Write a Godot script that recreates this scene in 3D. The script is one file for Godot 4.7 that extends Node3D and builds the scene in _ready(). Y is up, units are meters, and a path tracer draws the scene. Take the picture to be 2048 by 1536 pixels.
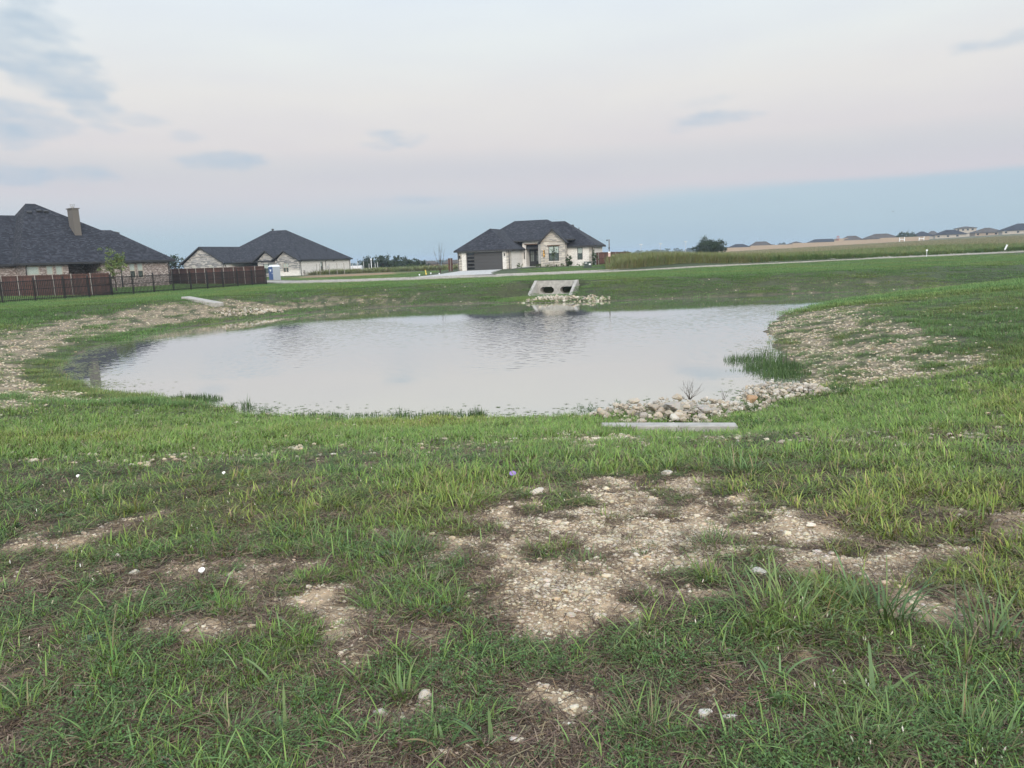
extends Node3D
# A rain-water pond among new houses at dusk. Units are metres, y is up, the viewer stands at the origin looking along -z.

const WATER := -1.4
var rng := RandomNumberGenerator.new()
var M := {}
var used := {}
var n_patch := FastNoiseLite.new()
var n_mid := FastNoiseLite.new()
var n_fine := FastNoiseLite.new()
var n_big := FastNoiseLite.new()
# distance to the shore, on a grid
const SX0 := -60.0
const SZ0 := -92.0
const SSTEP := 0.5
const SNX := 241
const SNZ := 245
var sd := PackedFloat32Array()
var shore := PackedVector2Array([Vector2(-14.45, -23.6), Vector2(-15.8, -26.3), Vector2(-16.9, -29.9), Vector2(-17.1, -33.1), Vector2(-17.4, -36.8), Vector2(-15.9, -41), Vector2(-13.72, -44.4), Vector2(-11.6, -47.7), Vector2(-8.5, -49.6), Vector2(-4.05, -50), Vector2(-0.6, -49.4), Vector2(1.36, -48.4), Vector2(4.6, -48.2), Vector2(7.4, -47.6), Vector2(12.3, -48), Vector2(17.3, -48.3), Vector2(22.1, -48.6), Vector2(26, -49.4), Vector2(29, -50), Vector2(31.5, -50.6), Vector2(32, -49.4), Vector2(29.5, -46.6), Vector2(24.8, -44.5), Vector2(18.94, -41.2), Vector2(16.1, -38.4), Vector2(12.64, -34), Vector2(9.84, -28.5), Vector2(8.27, -23.2), Vector2(7.09, -18.3), Vector2(6.5, -16.5), Vector2(5.39, -15.2), Vector2(4.56, -14.5), Vector2(3.42, -14), Vector2(2.2, -14.1), Vector2(1.47, -13.86), Vector2(0.7, -13.77), Vector2(-0.25, -13.79), Vector2(-2.19, -14), Vector2(-4.28, -14.58), Vector2(-5.58, -15.13), Vector2(-7.14, -16.64), Vector2(-8.88, -17.9), Vector2(-10.8, -19.0), Vector2(-12.6, -21.0)])
# bare gravelly patches in the near grass: x, z, half-width, half-depth, strength
var bare_spots := [[0.75, -4.65, 0.95, 0.42, 1.0], [0.2, -4.75, 0.5, 0.2, 0.8], [1.35, -4.4, 0.5, 0.3, 0.9], [0.55, -4.1, 0.7, 0.35, 0.95], [0.33, -3.55, 0.4, 0.34, 0.9], [0.2, -3.25, 0.22, 0.2, 0.7], [0.02, -3.5, 0.22, 0.2, 0.7], [1.2, -5.75, 0.5, 0.3, 0.7], [0.5, -5.65, 0.35, 0.25, 0.8], [1.5, -3.95, 0.45, 0.2, 0.8], [1.68, -3.75, 0.3, 0.15, 0.8], [1.95, -3.28, 0.26, 0.2, 0.85], [2.9, -4.25, 0.45, 0.2, 0.75], [-1.75, -3.95, 0.4, 0.17, 0.9], [-1.95, -3.72, 0.22, 0.12, 0.75], [-1.1, -3.6, 0.25, 0.14, 0.8], [-2.75, -4.02, 0.4, 0.14, 0.8], [-3.2, -4.6, 0.3, 0.14, 0.7], [-1.55, -3.24, 0.15, 0.13, 0.85], [-3.0, -5.0, 0.4, 0.16, 0.6], [-0.77, -2.92, 0.16, 0.14, 0.75], [0.31, -2.6, 0.2, 0.13, 0.7], [-0.49, -2.5, 0.14, 0.1, 0.75], [1.33, -9.4, 0.5, 0.7, 0.8], [0.66, -2.41, 0.13, 0.1, 0.75], [-0.36, -2.58, 0.12, 0.1, 0.75], [-0.75, -3.2, 0.3, 0.15, 0.7], [0.05, -2.35, 0.15, 0.1, 0.6], [1.05, -5.2, 0.5, 0.3, 0.6], [-0.3, -4.1, 0.2, 0.1, 0.5], [2.2, -4.0, 0.3, 0.15, 0.6], [0.0, -2.2, 0.3, 0.1, 0.45]]

# ------------------------------------------------------------------ helpers
class MB:
	var v := PackedVector3Array()
	var n := PackedVector3Array()
	var c := PackedColorArray()
	var col := Color(1, 1, 1)
	func tri(a: Vector3, b: Vector3, d: Vector3) -> void:
		var k := (d - a).cross(b - a).normalized()
		v.append(a); v.append(b); v.append(d)
		n.append(k); n.append(k); n.append(k)
		c.append(col); c.append(col); c.append(col)
	func quad(a: Vector3, b: Vector3, d: Vector3, e: Vector3) -> void:
		tri(a, b, d); tri(a, d, e)
	func face(p: Array, mid: Vector3) -> void:
		var q := p
		var m: Vector3 = Vector3.ZERO
		for x in p: m += x
		m /= p.size()
		var k: Vector3 = (p[2] - p[0]).cross(p[1] - p[0])
		if p.size() > 3 and k.length() < 1e-9: k = (p[3] - p[0]).cross(p[2] - p[0])
		if k.dot(m - mid) < 0:
			q = p.duplicate(); q.reverse()
		for i in range(1, q.size() - 1): tri(q[0], q[i], q[i + 1])
	func solid(p: Array, faces: Array) -> void:
		var m := Vector3.ZERO
		for x in p: m += x
		m /= p.size()
		for f in faces:
			var q := []
			for i in f: q.append(p[i])
			face(q, m)
	func box(a: Vector3, b: Vector3) -> void:
		boxt(Transform3D(Basis.IDENTITY, (a + b) / 2), (b - a).abs())
	func boxt(t: Transform3D, s: Vector3) -> void:
		var p := []
		for i in 8: p.append(t * Vector3((-0.5 if i & 1 == 0 else 0.5) * s.x, (-0.5 if i & 2 == 0 else 0.5) * s.y, (-0.5 if i & 4 == 0 else 0.5) * s.z))
		solid(p, [[0, 1, 3, 2], [4, 5, 7, 6], [0, 1, 5, 4], [2, 3, 7, 6], [0, 2, 6, 4], [1, 3, 7, 5]])
	func cham(a: Vector3, b: Vector3, e: float) -> void:
		# a box whose long top edges are chamfered
		var p := [Vector3(a.x, a.y, a.z), Vector3(b.x, a.y, a.z), Vector3(b.x, a.y, b.z), Vector3(a.x, a.y, b.z), Vector3(a.x, b.y - e, a.z), Vector3(b.x, b.y - e, a.z), Vector3(b.x, b.y - e, b.z), Vector3(a.x, b.y - e, b.z), Vector3(a.x + e, b.y, a.z + e), Vector3(b.x - e, b.y, a.z + e), Vector3(b.x - e, b.y, b.z - e), Vector3(a.x + e, b.y, b.z - e)]
		solid(p, [[0, 1, 2, 3], [0, 1, 5, 4], [1, 2, 6, 5], [2, 3, 7, 6], [3, 0, 4, 7], [4, 5, 9, 8], [5, 6, 10, 9], [6, 7, 11, 10], [7, 4, 8, 11], [8, 9, 10, 11]])
	func tube(a: Vector3, b: Vector3, r0: float, r1: float, k := 8) -> void:
		var d := (b - a).normalized()
		var s := d.cross(Vector3(0.13, 0.21, 0.97) if absf(d.z) < 0.8 else Vector3(1, 0.1, 0)).normalized()
		var t := d.cross(s)
		var p := []
		for i in k:
			var w := TAU * i / k
			p.append(a + (s * cos(w) + t * sin(w)) * r0)
		for i in k:
			var w := TAU * i / k
			p.append(b + (s * cos(w) + t * sin(w)) * r1)
		var f := []
		var f0 := []
		var f1 := []
		for i in k:
			f.append([i, (i + 1) % k, k + (i + 1) % k, k + i]); f0.append(i); f1.append(k + i)
		f.append(f0); f.append(f1)
		solid(p, f)
	func blade(at: Vector3, yaw: float, h: float, w: float, lean: float, curl: float, seg: int, c0: Color, c1: Color) -> void:
		var dir := Vector3(cos(yaw), 0, sin(yaw))
		var side := Vector3(-dir.z, 0, dir.x)
		var p := at
		var ang := lean
		var pl := p - side * w * 0.4
		var pr := p + side * w * 0.4
		for i in seg:
			var k := float(i + 1) / seg
			p += (Vector3.UP * cos(ang) + dir * sin(ang)) * h / seg
			ang += curl / seg
			col = c0
			if i == seg - 1:
				tri(pl, p, pr)
			else:
				var ww := w * (0.55 if k < 0.5 else 0.5 * (1.15 - k * 0.6))
				var ql := p - side * ww
				var qr := p + side * ww
				quad(pl, ql, qr, pr)
				pl = ql; pr = qr
	func leaf(at: Vector3, d: Vector3, up: Vector3, l: float, w: float) -> void:
		var s := d.cross(up).normalized() * w * 0.5
		var m := at + d * l * 0.5 + up * l * 0.06
		tri(at, m + s, m - s); tri(m + s, at + d * l, m - s)
	func mesh() -> ArrayMesh:
		var a := []
		a.resize(Mesh.ARRAY_MAX)
		a[Mesh.ARRAY_VERTEX] = v; a[Mesh.ARRAY_NORMAL] = n; a[Mesh.ARRAY_COLOR] = c
		var m := ArrayMesh.new()
		m.add_surface_from_arrays(Mesh.PRIMITIVE_TRIANGLES, a)
		return m

func lin(r: float, g: float, b: float) -> Color:
	return Color(r, g, b).linear_to_srgb()

func mat(key: String, r: float, g: float, b: float, rough := 0.85, tex: Texture2D = null, scale := 1.0, world := false) -> StandardMaterial3D:
	var m := StandardMaterial3D.new()
	m.resource_name = key
	m.albedo_color = lin(r, g, b)
	m.roughness = rough
	if tex:
		m.albedo_texture = tex
		m.uv1_triplanar = true
		m.uv1_world_triplanar = world
		m.uv1_scale = Vector3.ONE * scale
		m.uv1_triplanar_sharpness = 6.0
	M[key] = m
	return m

func numbered(called: String) -> String:
	var k: int = used.get(called, -1) + 1
	used[called] = k
	return called if k == 0 else "%s_%03d" % [called, k]

func obj(called: String, mesh: Mesh, m: Material, parent: Node3D = null) -> MeshInstance3D:
	var o := MeshInstance3D.new()
	o.mesh = mesh
	o.material_override = m
	if parent == null:
		o.name = numbered(called)
		add_child(o)
	else:
		o.name = called
		parent.add_child(o, true)
	return o

func tag(o: Node, label: String, category: String, group := "") -> Node:
	o.set_meta("label", label)
	o.set_meta("category", category)
	if group != "": o.set_meta("group", group)
	return o

func thing(called: String, label: String, category: String, at := Vector3.ZERO, turn := 0.0, group := "") -> Node3D:
	var o := Node3D.new()
	o.name = numbered(called)
	add_child(o)
	o.position = at
	o.rotation.y = turn
	tag(o, label, category, group)
	return o

func struct(called: String, mesh: Mesh, m: Material) -> MeshInstance3D:
	var o := obj(called, mesh, m)
	o.set_meta("kind", "structure")
	return o

func many(called: String, mesh: Mesh, m: Material, at: Array, tint: PackedColorArray, label := "", category := "", parent: Node3D = null) -> MultiMeshInstance3D:
	var mm := MultiMesh.new()
	mm.transform_format = MultiMesh.TRANSFORM_3D
	mm.use_colors = true
	mm.mesh = mesh
	mm.instance_count = at.size()
	for i in at.size():
		mm.set_instance_transform(i, at[i])
		mm.set_instance_color(i, tint[i])
	var o := MultiMeshInstance3D.new()
	o.multimesh = mm
	o.material_override = m
	o.set_meta("kind", "stuff")
	if parent:
		o.name = called
		parent.add_child(o, true)
	else:
		o.name = numbered(called)
		add_child(o)
		tag(o, label, category)
	return o

# ------------------------------------------------------------------ the lie of the land
func build_distance() -> void:
	sd.resize(SNX * SNZ)
	var k := shore.size()
	for j in SNZ:
		var z := SZ0 + j * SSTEP
		for i in SNX:
			var p := Vector2(SX0 + i * SSTEP, z)
			var best := 1e9
			for e in k:
				var a := shore[e]
				var b := shore[(e + 1) % k]
				var ab := b - a
				var t := clampf((p - a).dot(ab) / ab.length_squared(), 0.0, 1.0)
				var q := (a + ab * t - p).length_squared()
				if q < best: best = q
			best = sqrt(best)
			sd[j * SNX + i] = -best if Geometry2D.is_point_in_polygon(p, shore) else best

func shore_distance(x: float, z: float) -> float:
	var fx := (x - SX0) / SSTEP
	var fz := (z - SZ0) / SSTEP
	if fx < 0 or fz < 0 or fx >= SNX - 1 or fz >= SNZ - 1: return 30.0
	var i := int(fx)
	var j := int(fz)
	fx -= i; fz -= j
	var o := j * SNX + i
	var d := lerpf(lerpf(sd[o], sd[o + 1], fx), lerpf(sd[o + SNX], sd[o + SNX + 1], fx), fz)
	if absf(d) < 3.0: d += n_mid.get_noise_2d(x, z) * 0.22
	return d

func bump(x: float, z: float, cx: float, cz: float, r: float) -> float:
	return exp(-((x - cx) * (x - cx) + (z - cz) * (z - cz)) / (r * r))

func far_level(az: float) -> float:
	var pts := [[-180.0, 0.0], [-70.0, 0.0], [-40.0, -4.0], [-5.0, -5.0], [5.0, -3.2], [17.0, 0.4], [25.0, 2.2], [34.0, 4.2], [50.0, 5.0], [90.0, 0.0], [181.0, 0.0]]
	for i in pts.size() - 1:
		if az < pts[i + 1][0]: return lerpf(pts[i][1], pts[i + 1][1], (az - pts[i][0]) / (pts[i + 1][0] - pts[i][0]))
	return 0.0

func plateau(x: float, z: float) -> float:
	var d := sqrt(x * x + z * z)
	var h := -0.25 * smoothstep(8.0, 40.0, d)
	if d > 60.0: h += 0.38 * bump(x, z, 3, -104, 13) + 0.7 * bump(x, z, 17, -90, 7) + 0.3 * bump(x, z, 32, -104, 12)
	if d > 125.0: h += far_level(rad_to_deg(atan2(x, -z))) * clampf((d - 125.0) / 375.0, 0.0, 1.15)
	return h

func ground(x: float, z: float) -> float:
	var d := shore_distance(x, z)
	var h := 0.0
	if d < 0:
		h = WATER - minf(0.9, -d * 0.3)
	else:
		var f := pow(sin(minf(d / lerpf(12.0, 7.2, smoothstep(-36.0, -46.0, z)), 1.0) * PI / 2), 1.1)
		h = WATER + (plateau(x, z) - WATER) * f
	var r := x * x + z * z
	if r < 3600.0:
		if r < 900.0: h += n_mid.get_noise_2d(x * 1.3 + 40, z * 1.3) * 0.035 + n_fine.get_noise_2d(x, z) * 0.012
		h += n_patch.get_noise_2d(x, z) * 0.05
		if z < -47.0 and z > -59.5 and x > -3.0 and x < 9.0:
			var lat := absf((x - 3.6) * 0.927 + (z + 56.4) * 0.375)
			h = minf(h, -1.33 + maxf(0.0, lat - 1.55 - maxf(0.0, z + 55.5) * 0.42) * 0.9 + maxf(0.0, 0.375 * (x - 3.6) - 0.927 * (z + 56.4) - 0.7) * 2.5)
		h -= 0.24 * bump(x, z, 2.9, -10.6, 1.5) + 0.08 * bump(x, z, 4.6, -13.2, 1.3)
	return h

func gp(x: float, z: float) -> Vector3:
	return Vector3(x, ground(x, z), z)

func near_bare(x: float, z: float) -> float:
	var b := 0.0
	for s in bare_spots:
		var dx: float = (x - s[0]) / s[2]
		var dz: float = (z - s[1]) / s[3]
		var q := dx * dx + dz * dz
		if q < 3.4: b = maxf(b, s[4] * (1.2 - q * 0.36))
	return b

func bank_gravel(x: float, z: float, d: float) -> float:
	# pale stony soil along the water, thickest on the left bank and on the right point
	if d < -0.6 or d > 7.5: return 0.0
	var w := 0.0
	if z > -47.0 and x < -7.5: w = smoothstep(0.5, 1.6, d) * (1.0 - smoothstep(3.6, 6.6, d)) * smoothstep(-7.5, -11.0, x)
	elif z > -40.0 and x > 5.0: w = smoothstep(-0.3, 0.4, d) * (1.0 - smoothstep(2.4, 5.2, d)) * smoothstep(-13.2, -15.0, z) * smoothstep(-37.0, -30.0, z) * 0.82
	elif z < -42.0:
		w = smoothstep(0.5, 1.4, d) * (1.0 - smoothstep(2.2, 4.6, d)) * (0.62 * smoothstep(-3.0, -9.0, x) + 0.3 * smoothstep(10.0, 16.0, x) * (1.0 - smoothstep(26.0, 32.0, x)))
		w = maxf(w, 0.3 * smoothstep(-0.4, 0.1, d) * (1.0 - smoothstep(0.4, 1.0, d)))
	else: w = 0.25 * smoothstep(-0.4, 0.0, d) * (1.0 - smoothstep(0.2, 0.7, d))
	return w

func bare(x: float, z: float) -> float:
	# 0 grown over .. 1 naked gravel
	var r := x * x + z * z
	var b := 0.0
	if r < 110.0:
		b = near_bare(x, z) * (0.74 if x > -0.3 else 0.6) + n_mid.get_noise_2d(x * 1.9, z * 1.9) * 0.75 + n_fine.get_noise_2d(x * 0.9, z * 0.9) * 0.6
		if r < 30.0: b += 0.12 * (1.0 - smoothstep(10.0, 28.0, r))
	else: b = 0.08 * n_patch.get_noise_2d(x, z)
	var g := bank_gravel(x, z, shore_distance(x, z)) if r > 100.0 else 0.0
	if g > 0.0: b = maxf(b, g * (0.6 + n_mid.get_noise_2d(x * 0.9, z * 0.9) * 0.85 + n_fine.get_noise_2d(x * 0.7, z * 0.7) * 0.5 + n_patch.get_noise_2d(x * 2.0, z * 2.0) * 0.55))
	return clampf(b, 0.0, 1.0)

func road_z(x: float) -> float:
	# the middle of the road
	var p := [[-90.0, -150.0], [-45.0, -104.0], [-30.0, -87.0], [-22.0, -76.5], [-16.0, -74.2], [-8.0, -73.8], [5.0, -75.2], [12.0, -77.6], [27.0, -86.0], [41.0, -93.0], [62.0, -103.0], [82.0, -112.5], [140.0, -140.0]]
	for i in p.size() - 1:
		if x < p[i + 1][0]:
			var t: float = clampf((x - p[i][0]) / (p[i + 1][0] - p[i][0]), 0, 1)
			return lerpf(p[i][1], p[i + 1][1], t)
	return -140.0

# ------------------------------------------------------------------ textures
func grain_texture(size: int, freq: float, seed_: int, lo: float, hi: float, specks := 0, speck_lo := 0.8, speck_hi := 1.0) -> ImageTexture:
	var f := FastNoiseLite.new()
	f.seed = seed_; f.frequency = freq; f.fractal_octaves = 5
	var src := f.get_seamless_image(size, size)
	var im := Image.create(size, size, false, Image.FORMAT_RGB8)
	var r := RandomNumberGenerator.new()
	r.seed = seed_
	for y in size:
		for x in size:
			var k := lerpf(lo, hi, src.get_pixel(x, y).r) * r.randf_range(0.93, 1.0)
			im.set_pixel(x, y, Color(k, k, k))
	for i in specks:
		var cx := r.randi_range(0, size - 1)
		var cy := r.randi_range(0, size - 1)
		var k := r.randf_range(speck_lo, speck_hi)
		var w := r.randi_range(1, 4)
		var h := r.randi_range(1, 3)
		for yy in h:
			for xx in w: im.set_pixel((cx + xx) % size, (cy + yy) % size, Color(k, k * 0.985, k * 0.96))
	return ImageTexture.create_from_image(im)

func course_texture(size: int, rows: int, lmin: int, lmax: int, joint: Color, pal: Array, seed_: int, jw := 1) -> ImageTexture:
	# courses of bricks, shingles or ledge stone too far off to tell apart
	var im := Image.create(size, size, false, Image.FORMAT_RGB8)
	im.fill(joint)
	var r := RandomNumberGenerator.new()
	r.seed = seed_
	var h := size / rows
	for k in rows:
		var x := -r.randi_range(0, lmax)
		while x < size:
			var l := r.randi_range(lmin, lmax)
			var c: Color = pal[r.randi_range(0, pal.size() - 1)]
			var s := r.randf_range(0.86, 1.12)
			im.fill_rect(Rect2i(maxi(x, 0), k * h, mini(l - jw, size - maxi(x, 0)) if x >= 0 else maxi(l - jw + x, 0), h - jw), Color(c.r * s, c.g * s, c.b * s).linear_to_srgb())
			x += l
	for y in size:
		for x2 in size:
			var q := im.get_pixel(x2, y)
			var s2 := r.randf_range(0.88, 1.06)
			im.set_pixel(x2, y, Color(q.r * s2, q.g * s2, q.b * s2))
	return ImageTexture.create_from_image(im)

func make_materials() -> void:
	var soil := grain_texture(512, 0.012, 3, 0.5, 0.98, 9000, 0.75, 1.0)
	var g := mat("ground", 1, 1, 1, 0.95, soil, 0.55, true)
	g.vertex_color_use_as_albedo = true
	g.normal_enabled = true
	var nf := FastNoiseLite.new()
	nf.seed = 8; nf.frequency = 0.05; nf.fractal_octaves = 4
	var nim := nf.get_seamless_image(512, 512)
	nim.bump_map_to_normal_map(6.0)
	g.normal_texture = ImageTexture.create_from_image(nim)
	g.normal_scale = 0.7
	var veg := mat("leaf", 1, 1, 1, 0.62)
	veg.vertex_color_use_as_albedo = true
	veg.metallic_specular = 0.35
	var dry := mat("dry", 1, 1, 1, 0.9)
	dry.vertex_color_use_as_albedo = true
	var st := mat("stone", 1, 1, 1, 0.9, grain_texture(256, 0.03, 12, 0.62, 1.0), 2.2)
	st.vertex_color_use_as_albedo = true
	var conc := grain_texture(256, 0.02, 21, 0.8, 1.0)
	mat("concrete", 0.5, 0.485, 0.455, 0.88, conc, 0.6)
	mat("road", 0.46, 0.445, 0.41, 0.9, conc, 0.25, true)
	mat("drive", 0.6, 0.6, 0.59, 0.88, conc, 0.25, true)
	var sh := course_texture(512, 32, 14, 40, Color(0.09, 0.09, 0.1), [Color(0.02, 0.022, 0.028), Color(0.04, 0.042, 0.05), Color(0.013, 0.014, 0.02), Color(0.065, 0.065, 0.072), Color(0.03, 0.032, 0.039)], 5)
	mat("shingle", 0.8, 0.86, 1.0, 0.95, sh, 0.22)
	var sh2 := course_texture(256, 16, 14, 40, Color(0.16, 0.15, 0.14), [Color(0.085, 0.072, 0.062), Color(0.11, 0.09, 0.078), Color(0.07, 0.06, 0.055)], 6)
	mat("brown_shingle", 1, 1, 1, 0.95, sh2, 0.3)
	var br := course_texture(512, 32, 38, 44, Color(0.66, 0.61, 0.57), [Color(0.21, 0.17, 0.165), Color(0.31, 0.275, 0.265), Color(0.14, 0.115, 0.115), Color(0.45, 0.42, 0.41), Color(0.19, 0.16, 0.155)], 7, 3)
	mat("brick", 1, 1, 1, 0.92, br, 0.42)
	var ls := course_texture(512, 26, 50, 150, Color(0.6, 0.57, 0.53), [Color(0.5, 0.47, 0.42), Color(0.58, 0.54, 0.49), Color(0.42, 0.4, 0.37), Color(0.64, 0.6, 0.54), Color(0.34, 0.33, 0.32), Color(0.54, 0.5, 0.44)], 9, 2)
	mat("ledge_stone", 1, 1, 1, 0.92, ls, 0.3)
	var ls2 := course_texture(512, 26, 50, 150, Color(0.62, 0.6, 0.58), [Color(0.4, 0.39, 0.38), Color(0.32, 0.32, 0.325), Color(0.23, 0.235, 0.245), Color(0.45, 0.43, 0.41), Color(0.17, 0.175, 0.185), Color(0.5, 0.48, 0.45)], 10, 2)
	mat("grey_ledge_stone", 1, 1, 1, 0.92, ls2, 0.3)
	var wb := course_texture(512, 32, 38, 44, Color(0.83, 0.81, 0.78), [Color(0.78, 0.76, 0.73), Color(0.83, 0.81, 0.78), Color(0.74, 0.72, 0.69), Color(0.8, 0.78, 0.75)], 11, 2)
	mat("white_brick", 1, 1, 1, 0.9, wb, 0.42)
	mat("white_trim", 0.72, 0.7, 0.66, 0.7)
	mat("fascia", 0.03, 0.031, 0.035, 0.6)
	mat("dark_door", 0.035, 0.036, 0.04, 0.5)
	mat("garage_grey", 0.062, 0.062, 0.066, 0.55)
	mat("black_metal", 0.012, 0.012, 0.013, 0.5)
	mat("white_frame", 0.62, 0.6, 0.56, 0.6)
	mat("tan_frame", 0.42, 0.37, 0.32, 0.6)
	mat("blind", 0.7, 0.78, 0.72, 0.8)
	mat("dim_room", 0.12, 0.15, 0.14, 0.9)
	var gl := mat("glass", 0.12, 0.17, 0.16, 0.04)
	gl.transparency = BaseMaterial3D.TRANSPARENCY_ALPHA
	gl.albedo_color.a = 0.15
	mat("dark_glass", 0.012, 0.013, 0.015, 0.05)
	mat("siding", 0.15, 0.138, 0.126, 0.85)
	mat("galvanized", 0.5, 0.51, 0.52, 0.45)
	var wg := grain_texture(256, 0.05, 31, 0.6, 1.0)
	for k in 4: mat("picket%d" % k, [0.16, 0.11, 0.21, 0.14][k], [0.08, 0.06, 0.1, 0.075][k], [0.066, 0.052, 0.08, 0.066][k], 0.9, wg, 1.4)
	mat("rail_wood", 0.12, 0.065, 0.05, 0.9, wg, 1.0)
	mat("steel_post", 0.3, 0.28, 0.26, 0.6)
	mat("bark", 0.13, 0.1, 0.075, 0.95, wg, 3.0)
	mat("lumber", 0.2, 0.12, 0.08, 0.9, wg, 1.5)

# ------------------------------------------------------------------ plants and stones as meshes
func vary(c: Color, r: RandomNumberGenerator, a := 0.2) -> Color:
	var k := r.randf_range(1.0 - a, 1.0 + a)
	return Color(c.r * k * r.randf_range(0.9, 1.12), c.g * k, c.b * k * r.randf_range(0.85, 1.15))

func tuft(count: int, spread: float, h0: float, h1: float, w: float, lean: float, curl: float, seg: int, c0: Color, c1: Color, seed_: int, dead := 0.1, lean0 := 0.05) -> ArrayMesh:
	var r := RandomNumberGenerator.new()
	r.seed = seed_
	var m := MB.new()
	for i in count:
		var a := r.randf() * TAU
		var d := spread * sqrt(r.randf())
		var k := r.randf()
		var b0 := vary(c0.lerp(c1, r.randf()), r, 0.32)
		var b1 := b0
		if r.randf() < dead:
			b0 = vary(Color(0.25, 0.2, 0.11), r); b1 = b0
		m.blade(Vector3(cos(a) * d, -0.012, sin(a) * d), a + r.randf_range(-1.2, 1.2), lerpf(h0, h1, k * k), w * r.randf_range(0.7, 1.2), r.randf_range(lean0, lean), curl * r.randf_range(0.4, 1.3), seg, b0, b1)
	return m.mesh()

func thatch_mesh(n: int, spread: float, seed_: int, tones := [Color(0.11, 0.075, 0.055), Color(0.17, 0.122, 0.085), Color(0.065, 0.045, 0.036), Color(0.27, 0.215, 0.145)]) -> ArrayMesh:
	# dead strands lying about on the soil
	var r := RandomNumberGenerator.new()
	r.seed = seed_
	var m := MB.new()
	for i in n:
		var a := r.randf() * TAU
		var d := spread * sqrt(r.randf())
		var w := r.randf() * TAU
		var l := r.randf_range(0.02, 0.09)
		var p := Vector3(cos(a) * d, r.randf_range(0.002, 0.016), sin(a) * d)
		var q := p + Vector3(cos(w) * l, r.randf_range(-0.006, 0.014), sin(w) * l)
		var s := Vector3(-sin(w), r.randf_range(-0.5, 0.5), cos(w)) * r.randf_range(0.0008, 0.0022)
		m.col = vary(tones[r.randi() % 4], r, 0.2)
		m.quad(p - s, q - s * 0.6, q + s * 0.6, p + s)
	return m.mesh()

func forb(stems: int, spread: float, h0: float, h1: float, leaf_l: float, c: Color, seed_: int, slim := 0.37, stem := Color(0, 0, 0)) -> ArrayMesh:
	# small leafy weeds: a stem with pairs of oval leaves
	var r := RandomNumberGenerator.new()
	r.seed = seed_
	var m := MB.new()
	for i in stems:
		var a := r.randf() * TAU
		var d := spread * sqrt(r.randf())
		var h := r.randf_range(h0, h1)
		var base := Vector3(cos(a) * d, -0.01, sin(a) * d)
		var tip := base + Vector3(cos(a) * h * r.randf_range(0.1, 0.8), h, sin(a) * h * r.randf_range(0.1, 0.8))
		m.blade(base, a, h * 1.1, 0.0025, 0.3, 0.3, 1, c if stem.r == 0.0 else stem, c)
		var nl := int(4 + h / 0.012)
		for k in nl:
			var t := (k + 0.6) / nl
			var ya := k * 2.4 + r.randf()
			var dir := Vector3(cos(ya), r.randf_range(0.1, 0.9), sin(ya)).normalized()
			m.col = vary(c, r, 0.42)
			if r.randf() < 0.0: m.col = vary(Color(0.3, 0.24, 0.07), r)
			m.leaf(base.lerp(tip, t), dir, Vector3.UP, leaf_l * r.randf_range(0.6, 1.15) * (1.2 - t * 0.5), leaf_l * r.randf_range(0.8, 1.2) * slim)
	return m.mesh()

func rock_mesh(seed_: int, fine: bool, c: Color, flat := 0.75) -> ArrayMesh:
	# a broken stone: a ball cut by random planes
	var r := RandomNumberGenerator.new()
	r.seed = seed_
	var planes := []
	for i in 11:
		var n := Vector3(r.randfn(), r.randfn() * 1.1, r.randfn()).normalized()
		planes.append([n, r.randf_range(0.5, 0.9)])
	var nz := FastNoiseLite.new()
	nz.seed = seed_; nz.frequency = 1.6
	var s := SphereMesh.new()
	s.radius = 1.0; s.height = 2.0
	s.radial_segments = 22 if fine else 9
	s.rings = 11 if fine else 4
	var a := s.get_mesh_arrays()
	var vv: PackedVector3Array = a[Mesh.ARRAY_VERTEX]
	var ii: PackedInt32Array = a[Mesh.ARRAY_INDEX]
	var sc := Vector3(r.randf_range(0.85, 1.15), flat * r.randf_range(0.8, 1.1), r.randf_range(0.7, 1.0))
	for i in vv.size():
		var d := vv[i].normalized()
		var k := 1.15
		for p in planes:
			var q: float = p[0].dot(d)
			if q > 0.05: k = minf(k, p[1] / q)
		k *= 1.0 + nz.get_noise_3dv(d * 2.4) * 0.06
		vv[i] = d * k * sc
	var m := MB.new()
	for i in range(0, ii.size(), 3):
		m.col = vary(c, r, 0.07)
		m.face([vv[ii[i]], vv[ii[i + 1]], vv[ii[i + 2]]], Vector3.ZERO)
	return m.mesh()

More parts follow.
